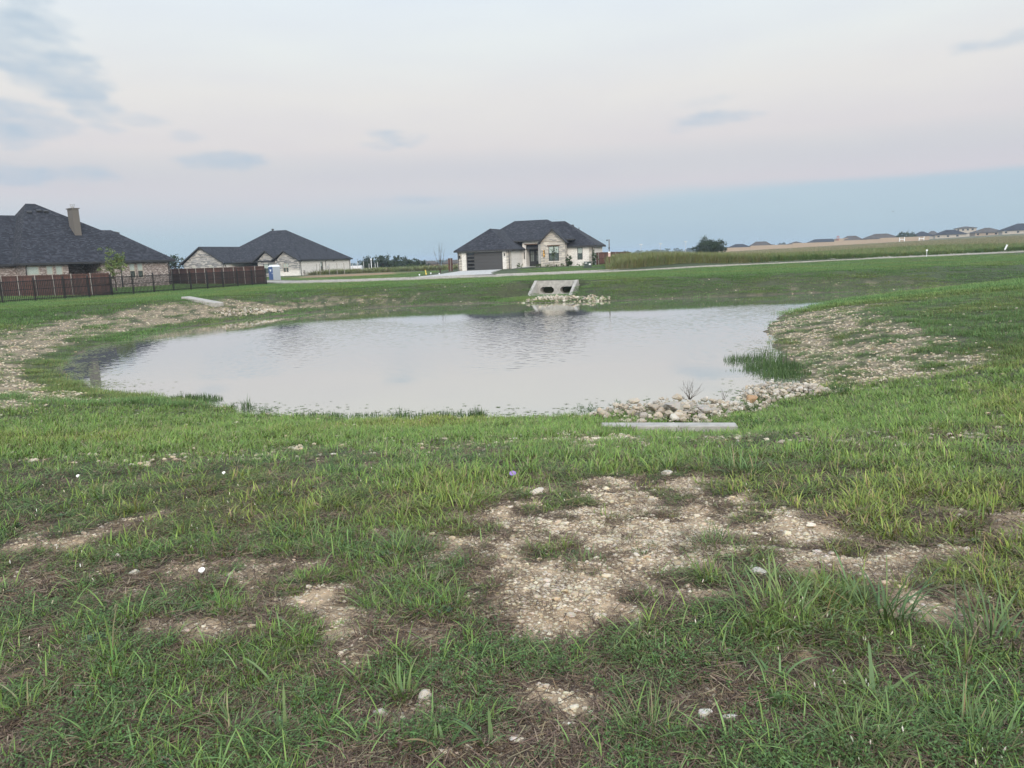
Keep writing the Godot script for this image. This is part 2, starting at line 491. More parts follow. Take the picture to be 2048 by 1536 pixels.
func crown_mesh(size: Vector3, clumps: int, leaves: int, leaf_l: float, c: Color, seed_: int) -> ArrayMesh:
	# leaf-sized faces gathered in clumps through the crown; y = 0 is the crown's foot
	var r := RandomNumberGenerator.new()
	r.seed = seed_
	var m := MB.new()
	var lobes := []
	for k in 9:
		var d := Vector3(r.randfn(), r.randfn(), r.randfn()).normalized() * pow(r.randf(), 0.3)
		d.y = d.y * 0.42 + 0.45
		var wide := sqrt(maxf(0.08, 1.0 - pow(absf(d.y * 1.9 - 0.8), 2.2))) * 0.8
		lobes.append(Vector3(d.x * wide * size.x * 0.5, d.y * size.y, d.z * wide * size.z * 0.5))
	for k in clumps:
		var p: Vector3 = lobes[k % 9]
		var sp := 0.13 if k % 4 else 0.2
		p += Vector3(r.randfn() * size.x, r.randfn() * size.y * 0.85, r.randfn() * size.z) * sp
		p.y = clampf(p.y, size.y * 0.04, size.y * 0.97)
		var rad := minf(size.x, size.y) * r.randf_range(0.05, 0.13)
		var cc := vary(c, r, 0.25)
		for i in leaves:
			var q := Vector3(r.randfn(), r.randfn() * 0.7, r.randfn()) * rad * 0.6
			var dir := Vector3(r.randfn(), r.randfn() - 0.2, r.randfn()).normalized()
			m.col = vary(cc, r, 0.2)
			m.leaf(p + q, dir, Vector3(r.randfn(), r.randfn() + 1.2, r.randfn()).normalized(), leaf_l * r.randf_range(0.6, 1.2), leaf_l * r.randf_range(0.5, 0.8))
	return m.mesh()

func trunk_mesh(h: float, r0: float, limbs: int, spread: float, seed_: int) -> ArrayMesh:
	var r := RandomNumberGenerator.new()
	r.seed = seed_
	var m := MB.new()
	var p := Vector3(0, -0.15, 0)
	for k in 4:
		var q := Vector3(r.randf_range(-0.03, 0.03) * h, h * (k + 1) / 4.0, r.randf_range(-0.03, 0.03) * h)
		m.tube(p, q, r0 * (1.0 - k * 0.2), r0 * (0.8 - k * 0.2), 7)
		p = q
	for k in limbs:
		var a := r.randf() * TAU
		var b := Vector3(0, h * r.randf_range(0.35, 0.85), 0)
		m.tube(b, b + Vector3(cos(a) * spread, spread * r.randf_range(0.5, 1.3), sin(a) * spread), r0 * 0.35, r0 * 0.08, 5)
	return m.mesh()

func tree(called: String, label: String, at: Vector3, size: Vector3, foot: float, c: Color, seed_: int, group := "", clumps := 60, leaves := 26, leaf_l := 0.0) -> Node3D:
	var t := thing(called, label, "tree", at, 0.0, group)
	obj("trunk", trunk_mesh(foot + size.y * 0.7, maxf(0.04, size.x * 0.035), 9, size.x * 0.28, seed_), M.bark, t)
	var cr := obj("crown", crown_mesh(size, clumps, leaves, leaf_l if leaf_l > 0 else size.x * 0.07, c, seed_ + 1), M.leaf, t)
	cr.position.y = foot
	return t

# ------------------------------------------------------------------ parts of houses (in the house's own axes, front towards +z)
func wall_front(house: Node3D, called: String, x0: float, x1: float, y0: float, y1: float, z: float, th: float, holes: Array, m: Material) -> MeshInstance3D:
	# a wall in the plane z with openings [x0, x1, y0, y1] sorted by x
	var b := MB.new()
	var x := x0
	for h in holes:
		if h[0] > x: b.box(Vector3(x, y0, z - th), Vector3(h[0], y1, z))
		if h[2] > y0: b.box(Vector3(h[0], y0, z - th), Vector3(h[1], h[2], z))
		if h[3] < y1: b.box(Vector3(h[0], h[3], z - th), Vector3(h[1], y1, z))
		x = h[1]
	if x < x1: b.box(Vector3(x, y0, z - th), Vector3(x1, y1, z))
	return obj(called, b.mesh(), m, house)

func wall_box(house: Node3D, called: String, a: Vector3, b: Vector3, m: Material) -> MeshInstance3D:
	var q := MB.new()
	q.box(a, b)
	return obj(called, q.mesh(), m, house)

func window(house: Node3D, x0: float, x1: float, y0: float, y1: float, z: float, fm: Material, cols := 1, split := 0.5, sill: Material = null, low_blind := false) -> MeshInstance3D:
	# frame set 6 cm back in the opening, sashes with panes, a blind behind the upper sash
	var f := MB.new()
	var w := 0.07
	var zf := z - 0.06
	f.box(Vector3(x0, y0, zf - 0.06), Vector3(x0 + w, y1, zf)); f.box(Vector3(x1 - w, y0, zf - 0.06), Vector3(x1, y1, zf))
	f.box(Vector3(x0 + w, y0, zf - 0.06), Vector3(x1 - w, y0 + w, zf)); f.box(Vector3(x0 + w, y1 - w, zf - 0.06), Vector3(x1 - w, y1, zf))
	var ym := lerpf(y0, y1, split)
	if split > 0: f.box(Vector3(x0 + w, ym - 0.035, zf - 0.06), Vector3(x1 - w, ym + 0.035, zf - 0.002))
	for k in range(1, cols):
		var xm := lerpf(x0, x1, float(k) / cols)
		f.box(Vector3(xm - 0.05, y0 + w, zf - 0.061), Vector3(xm + 0.05, y1 - w, zf + 0.002))
	var o := obj("window", f.mesh(), fm, house)
	for k in cols:
		var a := lerpf(x0, x1, float(k) / cols) + 0.05
		var b := lerpf(x0, x1, float(k + 1) / cols) - 0.05
		for s in ([[y0 + w, ym - 0.035], [ym + 0.035, y1 - w]] if split > 0 else [[y0 + w, y1 - w]]):
			var g := MB.new()
			g.box(Vector3(a, s[0], zf - 0.035), Vector3(b, s[1], zf - 0.03))
			obj("pane", g.mesh(), M.glass, o)
	var d := MB.new()
	d.box(Vector3(x0 + 0.02, ym if not low_blind else y0 + w, zf - 0.08), Vector3(x1 - 0.02, y1, zf - 0.065))
	obj("blind", d.mesh(), M.blind, o)
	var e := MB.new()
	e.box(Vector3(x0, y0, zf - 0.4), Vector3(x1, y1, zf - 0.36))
	obj("dark_backing", e.mesh(), M.dim_room, o)  # dark sheet behind the glass, standing in for the unlit interior
	if sill:
		var s := MB.new()
		s.box(Vector3(x0 - 0.06, y0 - 0.09, z - 0.05), Vector3(x1 + 0.06, y0 - 0.003, z + 0.05))
		obj("sill", s.mesh(), sill, o)
	return o

func roof_hip(house: Node3D, lo: Vector2, hi: Vector2, y: float, r0: Vector3, r1: Vector3, m: Material, along_z := false, th := 0.2) -> MeshInstance3D:
	# lo / hi: the eaves' corners (x, z); r0, r1: the ridge. A closed solid with a fascia of height th.
	var b := MB.new()
	var e := [Vector3(lo.x, y, hi.y), Vector3(hi.x, y, hi.y), Vector3(hi.x, y, lo.y), Vector3(lo.x, y, lo.y)]
	var c := Vector3((lo.x + hi.x) / 2, y + 0.1, (lo.y + hi.y) / 2)
	if along_z:
		b.face([e[0], e[1], r0], c); b.face([e[1], e[2], r1, r0], c); b.face([e[2], e[3], r1], c); b.face([e[3], e[0], r0, r1], c)
	else:
		b.face([e[0], e[1], r1, r0], c); b.face([e[1], e[2], r1], c); b.face([e[2], e[3], r0, r1], c); b.face([e[3], e[0], r0], c)
	var o := obj("roof", b.mesh(), m, house)
	var f := MB.new()
	f.box(Vector3(lo.x + 0.01, y - th, lo.y + 0.01), Vector3(hi.x - 0.01, y - 0.003, hi.y - 0.01))
	obj("fascia", f.mesh(), M.fascia, o)
	return o

func roof_gable(house: Node3D, x0: float, x1: float, y: float, xm: float, ym: float, zf: float, zb: float, m: Material, th := 0.17) -> MeshInstance3D:
	# two slopes of thickness th whose ridge runs from zf back to zb
	var b := MB.new()
	for s in [[x0, y], [x1, y]]:
		var a := Vector3(s[0], s[1], zf)
		var p := [a, Vector3(xm, ym, zf), Vector3(xm, ym, zb), Vector3(s[0], s[1], zb), a - Vector3(0, th, 0), Vector3(xm, ym - th, zf), Vector3(xm, ym - th, zb), Vector3(s[0], s[1] - th, zb)]
		b.solid(p, [[0, 1, 2, 3], [4, 5, 6, 7], [0, 3, 7, 4], [2, 3, 7, 6]])
	var o := obj("roof", b.mesh(), m, house)
	var f := MB.new()
	for s in [[x0, y], [x1, y]]:
		var p := [Vector3(s[0], s[1] - 0.002, zf + 0.003), Vector3(xm, ym - 0.002, zf + 0.003), Vector3(xm, ym - th - 0.06, zf + 0.003), Vector3(s[0], s[1] - th - 0.06, zf + 0.003)]
		var q := p.duplicate()
		for i in 4: q.append(p[i] - Vector3(0, 0, 0.05))
		f.solid(q, [[0, 1, 2, 3], [4, 5, 6, 7], [0, 3, 7, 4], [2, 3, 7, 6]])
	obj("fascia", f.mesh(), M.fascia, o)
	return o

func gable_wall(house: Node3D, x0: float, x1: float, y0: float, ye: float, xm: float, ym: float, z: float, th: float, holes: Array, m: Material) -> void:
	wall_front(house, "wall", x0, x1, y0, ye, z, th, holes, m)
	var b := MB.new()
	b.solid([Vector3(x0, ye, z), Vector3(x1, ye, z), Vector3(xm, ym, z), Vector3(x0, ye, z - th), Vector3(x1, ye, z - th), Vector3(xm, ym, z - th)], [[0, 1, 2], [3, 4, 5], [1, 2, 5, 4], [0, 2, 5, 3]])
	obj("gable", b.mesh(), m, house)

func downspout(house: Node3D, x: float, y0: float, y1: float, z: float) -> void:
	var b := MB.new()
	b.box(Vector3(x - 0.04, y0, z + 0.005), Vector3(x + 0.04, y1 - 0.3, z + 0.075))
	b.tube(Vector3(x, y1 - 0.3, z + 0.04), Vector3(x, y1 - 0.02, z + 0.36), 0.04, 0.04, 6)
	obj("downspout", b.mesh(), M.fascia, house)

func roof_vent(roof: Node3D, at: Vector3, yaw: float) -> void:
	var b := MB.new()
	b.solid([Vector3(-0.25, 0, 0.25), Vector3(0.25, 0, 0.25), Vector3(0.25, 0, -0.25), Vector3(-0.25, 0, -0.25), Vector3(-0.22, 0.16, 0.3), Vector3(0.22, 0.16, 0.3), Vector3(0.22, 0.3, -0.2), Vector3(-0.22, 0.3, -0.2)], [[0, 1, 5, 4], [1, 2, 6, 5], [2, 3, 7, 6], [3, 0, 4, 7], [4, 5, 6, 7]])
	var o := obj("roof_vent", b.mesh(), M.fascia, roof)
	o.position = at
	o.rotation.y = yaw

func lettering(text: String, size: float, depth: float, m: Material, parent: Node3D, at: Vector3, called := "lettering") -> MeshInstance3D:
	var t := TextMesh.new()
	var f := SystemFont.new()
	f.font_names = PackedStringArray(["Droid Sans"])
	t.font = f
	t.text = text
	t.font_size = 32
	t.pixel_size = size / 32.0
	t.depth = depth
	var o := obj(called, t, m, parent)
	o.position = at
	return o

# ------------------------------------------------------------------ the scene
func _ready() -> void:
	rng.seed = 20
	for p in [[n_patch, 0.28, 4], [n_mid, 0.9, 5], [n_fine, 3.2, 6], [n_big, 0.05, 7]]:
		p[0].seed = p[2]; p[0].frequency = p[1]; p[0].fractal_octaves = 3
	var cam := Camera3D.new()
	cam.name = "camera"
	cam.position = Vector3(0, 1.65, 0)
	cam.rotation_degrees = Vector3(-9.8, 0, -2.0)
	cam.fov = 54.86
	cam.near = 0.05
	cam.far = 6000.0
	add_child(cam)
	cam.current = true
	var env := Environment.new()
	env.background_mode = Environment.BG_SKY
	var sky := Sky.new()
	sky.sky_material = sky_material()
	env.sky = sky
	env.tonemap_mode = Environment.TONE_MAPPER_LINEAR
	env.tonemap_exposure = 1.0
	env.sdfgi_enabled = true
	env.ssao_enabled = true
	env.ssil_enabled = true
	env.fog_enabled = true
	env.fog_density = 0.00035
	env.fog_light_color = Color(0.72, 0.8, 0.88)
	var we := WorldEnvironment.new()
	we.name = "environment"
	we.environment = env
	add_child(we)
	var sun := DirectionalLight3D.new()
	sun.name = "afterglow_sun"
	sun.light_energy = 0.5
	sun.light_angular_distance = 25.0
	sun.light_color = Color(1.0, 0.95, 0.89)
	sun.shadow_enabled = true
	sun.rotation_degrees = Vector3(-24, 18, 0)
	add_child(sun)
	make_materials()
	build_distance()
	print("setting"); build_ground(); build_water(); build_road()
	print("houses"); house_right(); house_mid(); house_left()
	print("fences"); build_fences(); build_far()
	print("things"); build_things(); build_stones()
	print("grass"); build_grass()
	print("done ", Time.get_ticks_msec())

func sky_material() -> PanoramaSkyMaterial:
	var w := 2048
	var h := 1024
	var im := Image.create(w, h, false, Image.FORMAT_RGBF)
	var n := FastNoiseLite.new()
	n.seed = 41; n.frequency = 0.06; n.fractal_octaves = 5
	# gaps of blue in the thin cloud: azimuth, elevation, half-width, half-height, tilt, strength
	var gaps := [[-31.4, 14.6, 2.8, 2.0, -0.4, 0.9], [-30.4, 12.6, 3.0, 1.7, -0.5, 0.95], [-28.0, 11.4, 1.9, 1.9, -0.7, 0.95], [-32.0, 9.3, 3.0, 1.3, -0.15, 0.9], [-32.0, 6.1, 4.6, 0.6, 0.05, 0.85], [-28.2, 6.35, 1.4, 0.45, -0.1, 0.7], [-24.9, 9.75, 1.5, 0.35, 0.0, 0.5], [-22.3, 8.8, 1.2, 0.4, 0.0, 0.5], [-20.1, 7.2, 2.6, 0.65, -0.05, 0.75], [-8.2, 8.7, 2.0, 0.6, 0.12, 0.75], [15.3, 9.1, 3.4, 0.42, 0.1, 0.85], [14.6, 10.3, 1.8, 0.4, 0.2, 0.3], [13.0, 8.7, 1.2, 0.4, 0.0, 0.3], [33.4, 11.9, 3.2, 0.5, 0.28, 0.8], [-7.0, 4.4, 3.2, 0.25, 0.0, 0.5], [44, 8, 5, 1.2, 0.1, 0.7], [-45, 12, 5, 2.0, 0.2, 0.8], [-60, 8, 5, 1.2, 0.1, 0.7], [70, 12, 6, 1.6, 0.1, 0.7], [110, 9, 6, 1.0, 0.1, 0.6], [-100, 14, 7, 2.0, -0.1, 0.7]]
	var stops := [[0.0, Color8(166, 189, 203)], [1.2, Color8(170, 191, 205)], [3.4, Color8(177, 196, 208)], [8.0, Color8(222, 219, 221)], [11.5, Color8(230, 229, 228)], [14.5, Color8(230, 235, 237)], [18.0, Color8(229, 238, 245)], [40.0, Color8(226, 237, 250)], [90.0, Color8(220, 234, 252)]]
	var pink := Color8(213, 211, 217).srgb_to_linear()
	var blue := Color8(180, 199, 216).srgb_to_linear()
	for y in h / 2:
		var el := 90.0 - (y + 0.5) * 180.0 / h
		var row := Color()
		for i in stops.size() - 1:
			if el >= stops[i][0] and el <= stops[i + 1][0]:
				row = stops[i][1].srgb_to_linear().lerp(stops[i + 1][1].srgb_to_linear(), (el - stops[i][0]) / (stops[i + 1][0] - stops[i][0]))
		for x in w:
			var az := fposmod((x + 0.5) / w * 360.0 + 180.0, 360.0) - 180.0
			var c := row
			if el < 30.0:
				var ns := n.get_noise_3d(az * 1.1, el * 5.0, 3.0)
				# the earth's shadow: a blue band whose edge climbs to the right
				var edge := 3.6 + 1.0 * smoothstep(-20.0, 34.0, az) - 0.9 * smoothstep(60.0, 150.0, absf(az)) + ns * 0.5
				var soft := lerpf(2.2, 0.3, smoothstep(-20.0, 30.0, az))
				var over := smoothstep(edge - soft, edge + soft, el)
				var band := Color8(174, 196, 209).srgb_to_linear().lerp(Color8(187, 206, 218).srgb_to_linear(), clampf(el / 4.0, 0, 1))
				var above := pink.lerp(row, smoothstep(4.5, 8.0, el)) if el < 8.0 else row
				c = band.lerp(above, over)
				var k := 1.0 + ns * 0.035
				c = Color(c.r * k, c.g * k, c.b * (1.0 + ns * 0.01))
				var gap := 0.0
				for g in gaps:
					var dx: float = (az - g[0]) / g[2]
					if absf(dx) > 1.9: continue
					var dy: float = (el - g[1] - (az - g[0]) * g[4] * 0.35) / g[3]
					var q := dx * dx + dy * dy
					if q < 3.2: gap = maxf(gap, g[5] * (1.0 - smoothstep(0.0, 1.7, q + n.get_noise_3d(az * 4.0, el * 16.0, 9.0) * 1.5 + n.get_noise_3d(az * 12.0, el * 44.0, 5.0) * 0.45)))
				if gap > 0.0: c = c.lerp(blue, gap * clampf(0.68 + 0.45 * n.get_noise_3d(az * 6.0 + el * 5.0, el * 24.0, 21.0), 0.2, 0.95))
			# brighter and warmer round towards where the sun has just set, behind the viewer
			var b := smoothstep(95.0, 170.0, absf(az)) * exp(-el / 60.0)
			var z := smoothstep(18.0, 80.0, el) * 0.75  # sky overhead, out of view, brightened further to lift the light on the scene
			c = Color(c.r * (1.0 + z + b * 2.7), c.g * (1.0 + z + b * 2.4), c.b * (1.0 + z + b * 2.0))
			im.set_pixel(x, y, c)
	im.fill_rect(Rect2i(0, h / 2, w, h / 2), Color8(150, 165, 170).srgb_to_linear())
	var m := PanoramaSkyMaterial.new()
	m.panorama = ImageTexture.create_from_image(im)
	return m

func build_ground() -> void:
	var ang := PackedFloat32Array()
	var a := -43.0
	while a < 43.0:
		ang.append(deg_to_rad(a)); a += 0.19
	while a < 317.0:
		ang.append(deg_to_rad(a)); a += 4.0
	ang.append(deg_to_rad(317.0))
	var rad := PackedFloat32Array()
	var r := 0.3
	while r < 1.5:
		rad.append(r); r *= 1.12
	while r < 130.0:
		rad.append(r); r *= 1.0115
	while r < 5200.0:
		rad.append(r); r *= 1.07
	var nc := ang.size()
	var v := PackedVector3Array()
	var col := PackedColorArray()
	var thatch := Color(0.078, 0.072, 0.04)  # thatch tone, set darker to carry the shade in gaps between plants
	var litter := Color(0.11, 0.076, 0.055)
	var soil := Color(0.48, 0.365, 0.245)
	var marl := Color(0.34, 0.28, 0.195)
	var tan := Color(0.2, 0.2, 0.115)
	var dirt := Color(0.5, 0.33, 0.2)
	for rr in rad:
		for w in ang:
			var x := rr * sin(w)
			var z := -rr * cos(w)
			v.append(Vector3(x, ground(x, z), z))
			var b := bare(x, z) if rr < 62.0 else 0.0
			var c := thatch.lerp(litter, smoothstep(0.1, 0.35, b)).lerp(soil, smoothstep(0.35, 0.72, b))
			if rr > 60.0:
				c = Color(0.07, 0.1, 0.042) * (1.0 + 0.3 * n_big.get_noise_2d(x, z))
				var az := rad_to_deg(w)
				# dry field over on the right, turned earth by the second house
				if rr > 118.0 and az > 4.0: c = c.lerp(tan, smoothstep(118.0, 150.0, rr) * smoothstep(4.0, 9.0, az) * (0.85 + 0.3 * n_patch.get_noise_2d(x * 0.3, z * 0.3)))
				var q := Vector2((x + 22.5) / 9.0, (z + 108.0) / 13.0).length()
				if q < 1.4: c = c.lerp(dirt, (1.0 - smoothstep(0.5, 1.3, q + n_patch.get_noise_2d(x * 0.5, z) * 0.5)) * 0.8)
				if rr > 130.0 and az < 4.0: c = c.lerp(Color(0.17, 0.16, 0.085), smoothstep(130.0, 170.0, rr) * 0.8)
			else:
				var d := shore_distance(x, z)
				if rr > 12.0: c = Color(0.08, 0.095, 0.043).lerp(marl, smoothstep(0.2, 0.6, b))
				if d < 0.25: c = c.lerp(Color(0.17, 0.14, 0.1), 1.0 - smoothstep(-0.1, 0.25, d))
			col.append(Color(c.r, c.g, c.b) * 1.3)
	var ix := PackedInt32Array()
	for i in rad.size() - 1:
		for j in nc:
			var p := i * nc + j
			var q := i * nc + (j + 1) % nc
			ix.append(p); ix.append(p + nc); ix.append(q + nc)
			ix.append(p); ix.append(q + nc); ix.append(q)
	var arr := []
	arr.resize(Mesh.ARRAY_MAX)
	arr[Mesh.ARRAY_VERTEX] = v; arr[Mesh.ARRAY_COLOR] = col; arr[Mesh.ARRAY_INDEX] = ix
	var st := SurfaceTool.new()
	st.create_from_arrays(arr)
	st.generate_normals()
	struct("ground", st.commit(), M.ground)

func build_water() -> void:
	var n := 1024
	var x0 := -22.0
	var z0 := -58.0
	var w := 62.0
	var d := 46.0
	var im := Image.create(n, n, false, Image.FORMAT_RF)
	var f := FastNoiseLite.new()
	f.seed = 2; f.frequency = 0.9; f.fractal_octaves = 2
	for j in n:
		var z := z0 + d * j / n
		for i in n:
			var x := x0 + w * i / n
			var e := n_patch.get_noise_2d(x * 0.35, z * 0.35) * 5.0
			var rip := smoothstep(-19.5 + e * 0.25, -22.5 + e, z) * (1.0 - 0.93 * smoothstep(-33.0 + e, -40.0 + e, z))
			im.set_pixel(i, j, Color(f.get_noise_2d(x * 2.0, z * 4.2) * (0.04 + 0.96 * rip * (0.2 + 0.8 * smoothstep(-13.0, -7.0, x))), 0, 0))
	im.bump_map_to_normal_map(1.6)
	var m := mat("water", 0.69, 0.7, 0.655, 0.03)
	m.metallic = 0.93
	m.normal_enabled = true
	m.normal_texture = ImageTexture.create_from_image(im)
	m.normal_scale = 0.048
	var st := SurfaceTool.new()
	st.begin(Mesh.PRIMITIVE_TRIANGLES)
	for k in [[0, 0], [1, 0], [1, 1], [0, 0], [1, 1], [0, 1]]:
		st.set_uv(Vector2(k[0], k[1]))
		st.set_normal(Vector3.UP)
		st.set_tangent(Plane(1, 0, 0, 1))
		st.add_vertex(Vector3(x0 + w * k[0], WATER, z0 + d * k[1]))
	struct("pond_water", st.commit(), m)

func strip(f0: Callable, f1: Callable, x0: float, x1: float, n: int, up: float, skirt: float) -> ArrayMesh:
	# a slab between two lines z = f(x), following the ground
	var b := MB.new()
	for i in n:
		var xa := lerpf(x0, x1, float(i) / n)
		var xb := lerpf(x0, x1, float(i + 1) / n)
		var p := [Vector3(xa, 0, f0.call(xa)), Vector3(xb, 0, f0.call(xb)), Vector3(xb, 0, f1.call(xb)), Vector3(xa, 0, f1.call(xa))]
		for k in 4:
			var y := -0.25 + 0.5 * (plateau(p[k].x, road_z(p[k].x)) + 0.25)
			p[k].y = y + up
		var s := Vector3(0, skirt, 0)
		b.quad(p[0], p[3], p[2], p[1])
		b.quad(p[0] - s, p[0], p[1], p[1] - s)
		b.quad(p[3], p[3] - s, p[2] - s, p[2])
	return b.mesh()

func build_road() -> void:
	var rd := struct("road", strip(func(x): return road_z(x) + 3.3, func(x): return road_z(x) - 3.3, -80, 110, 95, 0.03, 0.2), M.road)
	for s in [1.0, -1.0]:
		var k := obj("kerb", strip(func(x): return road_z(x) + s * 3.3 + 0.16, func(x): return road_z(x) + s * 3.3 - 0.0, -80, 110, 95, 0.13, 0.3) if s > 0 else strip(func(x): return road_z(x) - 3.3, func(x): return road_z(x) - 3.46, -80, 110, 95, 0.13, 0.3), M.concrete, rd)
		k.set_meta("kind", "structure")
	# driveway up to the garage of the right-hand house, flared at the road
	var b := MB.new()
	var rows := 10
	var gl := Vector2(-5.9, -95.2)
	var gr := Vector2(-0.75, -96.75)
	for i in rows:
		var q := []
		for k in [[i, 0], [i, 1], [i + 1, 1], [i + 1, 0]]:
			var t := float(k[0]) / rows
			var flare := 1.7 * pow(t, 4.0)
			var a := gl.lerp(Vector2(-8.6, road_z(-8.6) - 3.3), t) if k[1] == 0 else gr.lerp(Vector2(-3.0, road_z(-3.0) - 3.3), t)
			a.x += -flare if k[1] == 0 else flare
			q.append(Vector3(a.x, lerpf(0.02, -0.13, smoothstep(0.0, 1.0, t)) + 0.0, a.y))
		b.quad(q[3], q[0], q[1], q[2])
		for e in [[0, 3], [2, 1]]: b.quad(q[e[0]] - Vector3(0, 0.4, 0), q[e[0]], q[e[1]], q[e[1]] - Vector3(0, 0.4, 0))
	var dr := struct("driveway", b.mesh(), M.drive)
	var wk := MB.new()
	var pth := [Vector2(2.9, -103.0), Vector2(2.6, -101.5), Vector2(1.2, -99.3), Vector2(-0.4, -97.2)]
	for i in 3:
		var a: Vector2 = pth[i]
		var c: Vector2 = pth[i + 1]
		var nrm := (c - a).orthogonal().normalized() * 0.6
		wk.quad(Vector3(a.x - nrm.x, 0.17 - i * 0.045, a.y - nrm.y), Vector3(a.x + nrm.x, 0.17 - i * 0.045, a.y + nrm.y), Vector3(c.x + nrm.x, 0.17 - (i + 1) * 0.045, c.y + nrm.y), Vector3(c.x - nrm.x, 0.17 - (i + 1) * 0.045, c.y - nrm.y))
	struct("front_walk", wk.mesh(), M.drive)

# ------------------------------------------------------------------ the right-hand house, white brick and ledge stone
func house_right() -> void:
	var t := thing("stone_house", "white brick house with stone gable, dark double garage door and dark hip roof", "house", Vector3(0.32, 0, -97.0), deg_to_rad(-17))
	wall_front(t, "wall", -7.19, 0, -0.6, 2.4, 0, 0.25, [[-6.05, -1.02, -0.6, 2.3]], M.white_brick)
	wall_box(t, "stone_corner", Vector3(-7.21, -0.6, -0.5), Vector3(-6.66, 2.39, 0.035), M.ledge_stone)
	wall_box(t, "stone_corner", Vector3(-0.5, -0.6, -0.5), Vector3(0.03, 2.39, 0.035), M.ledge_stone)
	wall_box(t, "wall", Vector3(-7.19, -0.6, -13.5), Vector3(-6.95, 2.4, -0.25), M.white_brick)
	wall_box(t, "wall", Vector3(-0.25, -0.6, -6), Vector3(0, 2.4, -0.25), M.white_brick)
	wall_box(t, "wall", Vector3(-6.95, -0.6, -13.7), Vector3(9.5, 2.4, -13.5), M.white_brick)
	# garage door: five sections, each with a dark pane at its left
	var gd := wall_box(t, "garage_door", Vector3(-6.05, -0.3, -0.2), Vector3(-1.02, 2.3, -0.16), M.garage_grey)
	for k in 5:
		var y := 0.0 + k * 0.46
		var b := MB.new()
		b.cham(Vector3(-6.02, -0.155, -(y + 0.45)), Vector3(-1.05, -0.12, -(y + 0.012)), 0.006)
		var o := obj("section", b.mesh(), M.garage_grey, gd)
		o.rotation.x = PI / 2
		o.position.z = 0.0
		var g := MB.new()
		g.box(Vector3(-5.9, y + 0.11, -0.117), Vector3(-4.95, y + 0.36, -0.105))
		obj("pane", g.mesh(), M.dark_glass, o).rotation.x = -PI / 2
	# front wall with the tall entry recess
	wall_front(t, "wall", 0, 2.81, -0.4, 3.55, -6, 0.25, [[0.47, 2.22, -0.4, 3.08]], M.white_brick)
	wall_box(t, "lintel", Vector3(0.3, 3.08, -6.1), Vector3(2.35, 3.2, -5.93), M.lumber)
	wall_box(t, "wall", Vector3(0.22, -0.4, -7.75), Vector3(0.47, 3.3, -6.25), M.white_brick)
	wall_box(t, "wall", Vector3(2.22, -0.4, -7.75), Vector3(2.47, 3.3, -6.25), M.white_brick)
	wall_box(t, "ceiling", Vector3(0.47, 3.12, -7.7), Vector3(2.22, 3.3, -6.25), M.white_trim)
	wall_front(t, "wall", 0.47, 2.22, -0.4, 3.3, -7.5, 0.2, [[0.5, 2.19, -0.4, 2.5]], M.white_trim)
	wall_box(t, "porch_floor", Vector3(0.47, -0.3, -7.5), Vector3(2.22, 0.17, -5.95), M.drive)
	for k in 2:
		var x0 := 0.52 + k * 0.83
		var b := MB.new()
		var z := -7.55
		b.box(Vector3(x0, 0.18, z - 0.06), Vector3(x0 + 0.17, 2.46, z)); b.box(Vector3(x0 + 0.65, 0.18, z - 0.06), Vector3(x0 + 0.82, 2.46, z))
		b.box(Vector3(x0 + 0.17, 0.18, z - 0.06), Vector3(x0 + 0.65, 0.85, z)); b.box(Vector3(x0 + 0.17, 2.25, z - 0.06), Vector3(x0 + 0.65, 2.46, z))
		b.box(Vector3(x0 + 0.39, 0.85, z - 0.05), Vector3(x0 + 0.43, 2.25, z - 0.01))
		for j in 2: b.box(Vector3(x0 + 0.17, 1.3 + j * 0.47, z - 0.05), Vector3(x0 + 0.39, 1.34 + j * 0.47, z - 0.01)); 
		for j in 2: b.box(Vector3(x0 + 0.43, 1.3 + j * 0.47, z - 0.05), Vector3(x0 + 0.65, 1.34 + j * 0.47, z - 0.01))
		var o := obj("front_door", b.mesh(), M.dark_door, t)
		for i in 2:
			for j in 3:
				var g := MB.new()
				g.box(Vector3(x0 + 0.17 + i * 0.26, 0.85 + j * 0.48, z - 0.035), Vector3(x0 + 0.39 + i * 0.26, 1.29 + j * 0.48, z - 0.03))
				obj("pane", g.mesh(), M.glass, o)
		var c := MB.new()
		c.box(Vector3(x0 + 0.15, 0.8, z - 0.3), Vector3(x0 + 0.67, 2.3, z - 0.28))
		obj("curtain", c.mesh(), M.blind, o)
	# the stone gable with its big window and the lit house number
	gable_wall(t, 2.81, 6.17, -0.4, 3.3, 4.5, 4.95, -5, 0.3, [[3.9, 5.32, 0.82, 2.8]], M.ledge_stone)
	wall_box(t, "wall", Vector3(5.87, -0.4, -7.0), Vector3(6.17, 3.25, -5.3), M.ledge_stone)
	wall_box(t, "wall", Vector3(2.81, -0.4, -7.0), Vector3(3.11, 3.25, -5.3), M.ledge_stone)
	window(t, 3.9, 5.32, 0.82, 2.8, -5, M.black_metal, 2, 0.5, M.white_trim)
	wall_box(t, "lintel", Vector3(3.72, 2.8, -5.1), Vector3(5.48, 2.92, -4.93), M.lumber)
	var pl := wall_box(t, "number_plate", Vector3(3.12, 1.36, -4.995), Vector3(3.4, 2.3, -4.95), M.black_metal)
	var glow := mat("number_light", 1.0, 0.75, 0.3, 0.5)
	glow.emission_enabled = true
	glow.emission = Color(1.0, 0.72, 0.3)
	glow.emission_energy_multiplier = 1.3
	for k in 4:
		var dg := lettering("1102"[k], 0.25, 0.02, glow, pl, Vector3(3.26, 2.17 - k * 0.225, -4.93), "digit")
		dg.scale = Vector3(1.25, 1, 1)
	var lamp := OmniLight3D.new()
	lamp.name = "number_lamp"
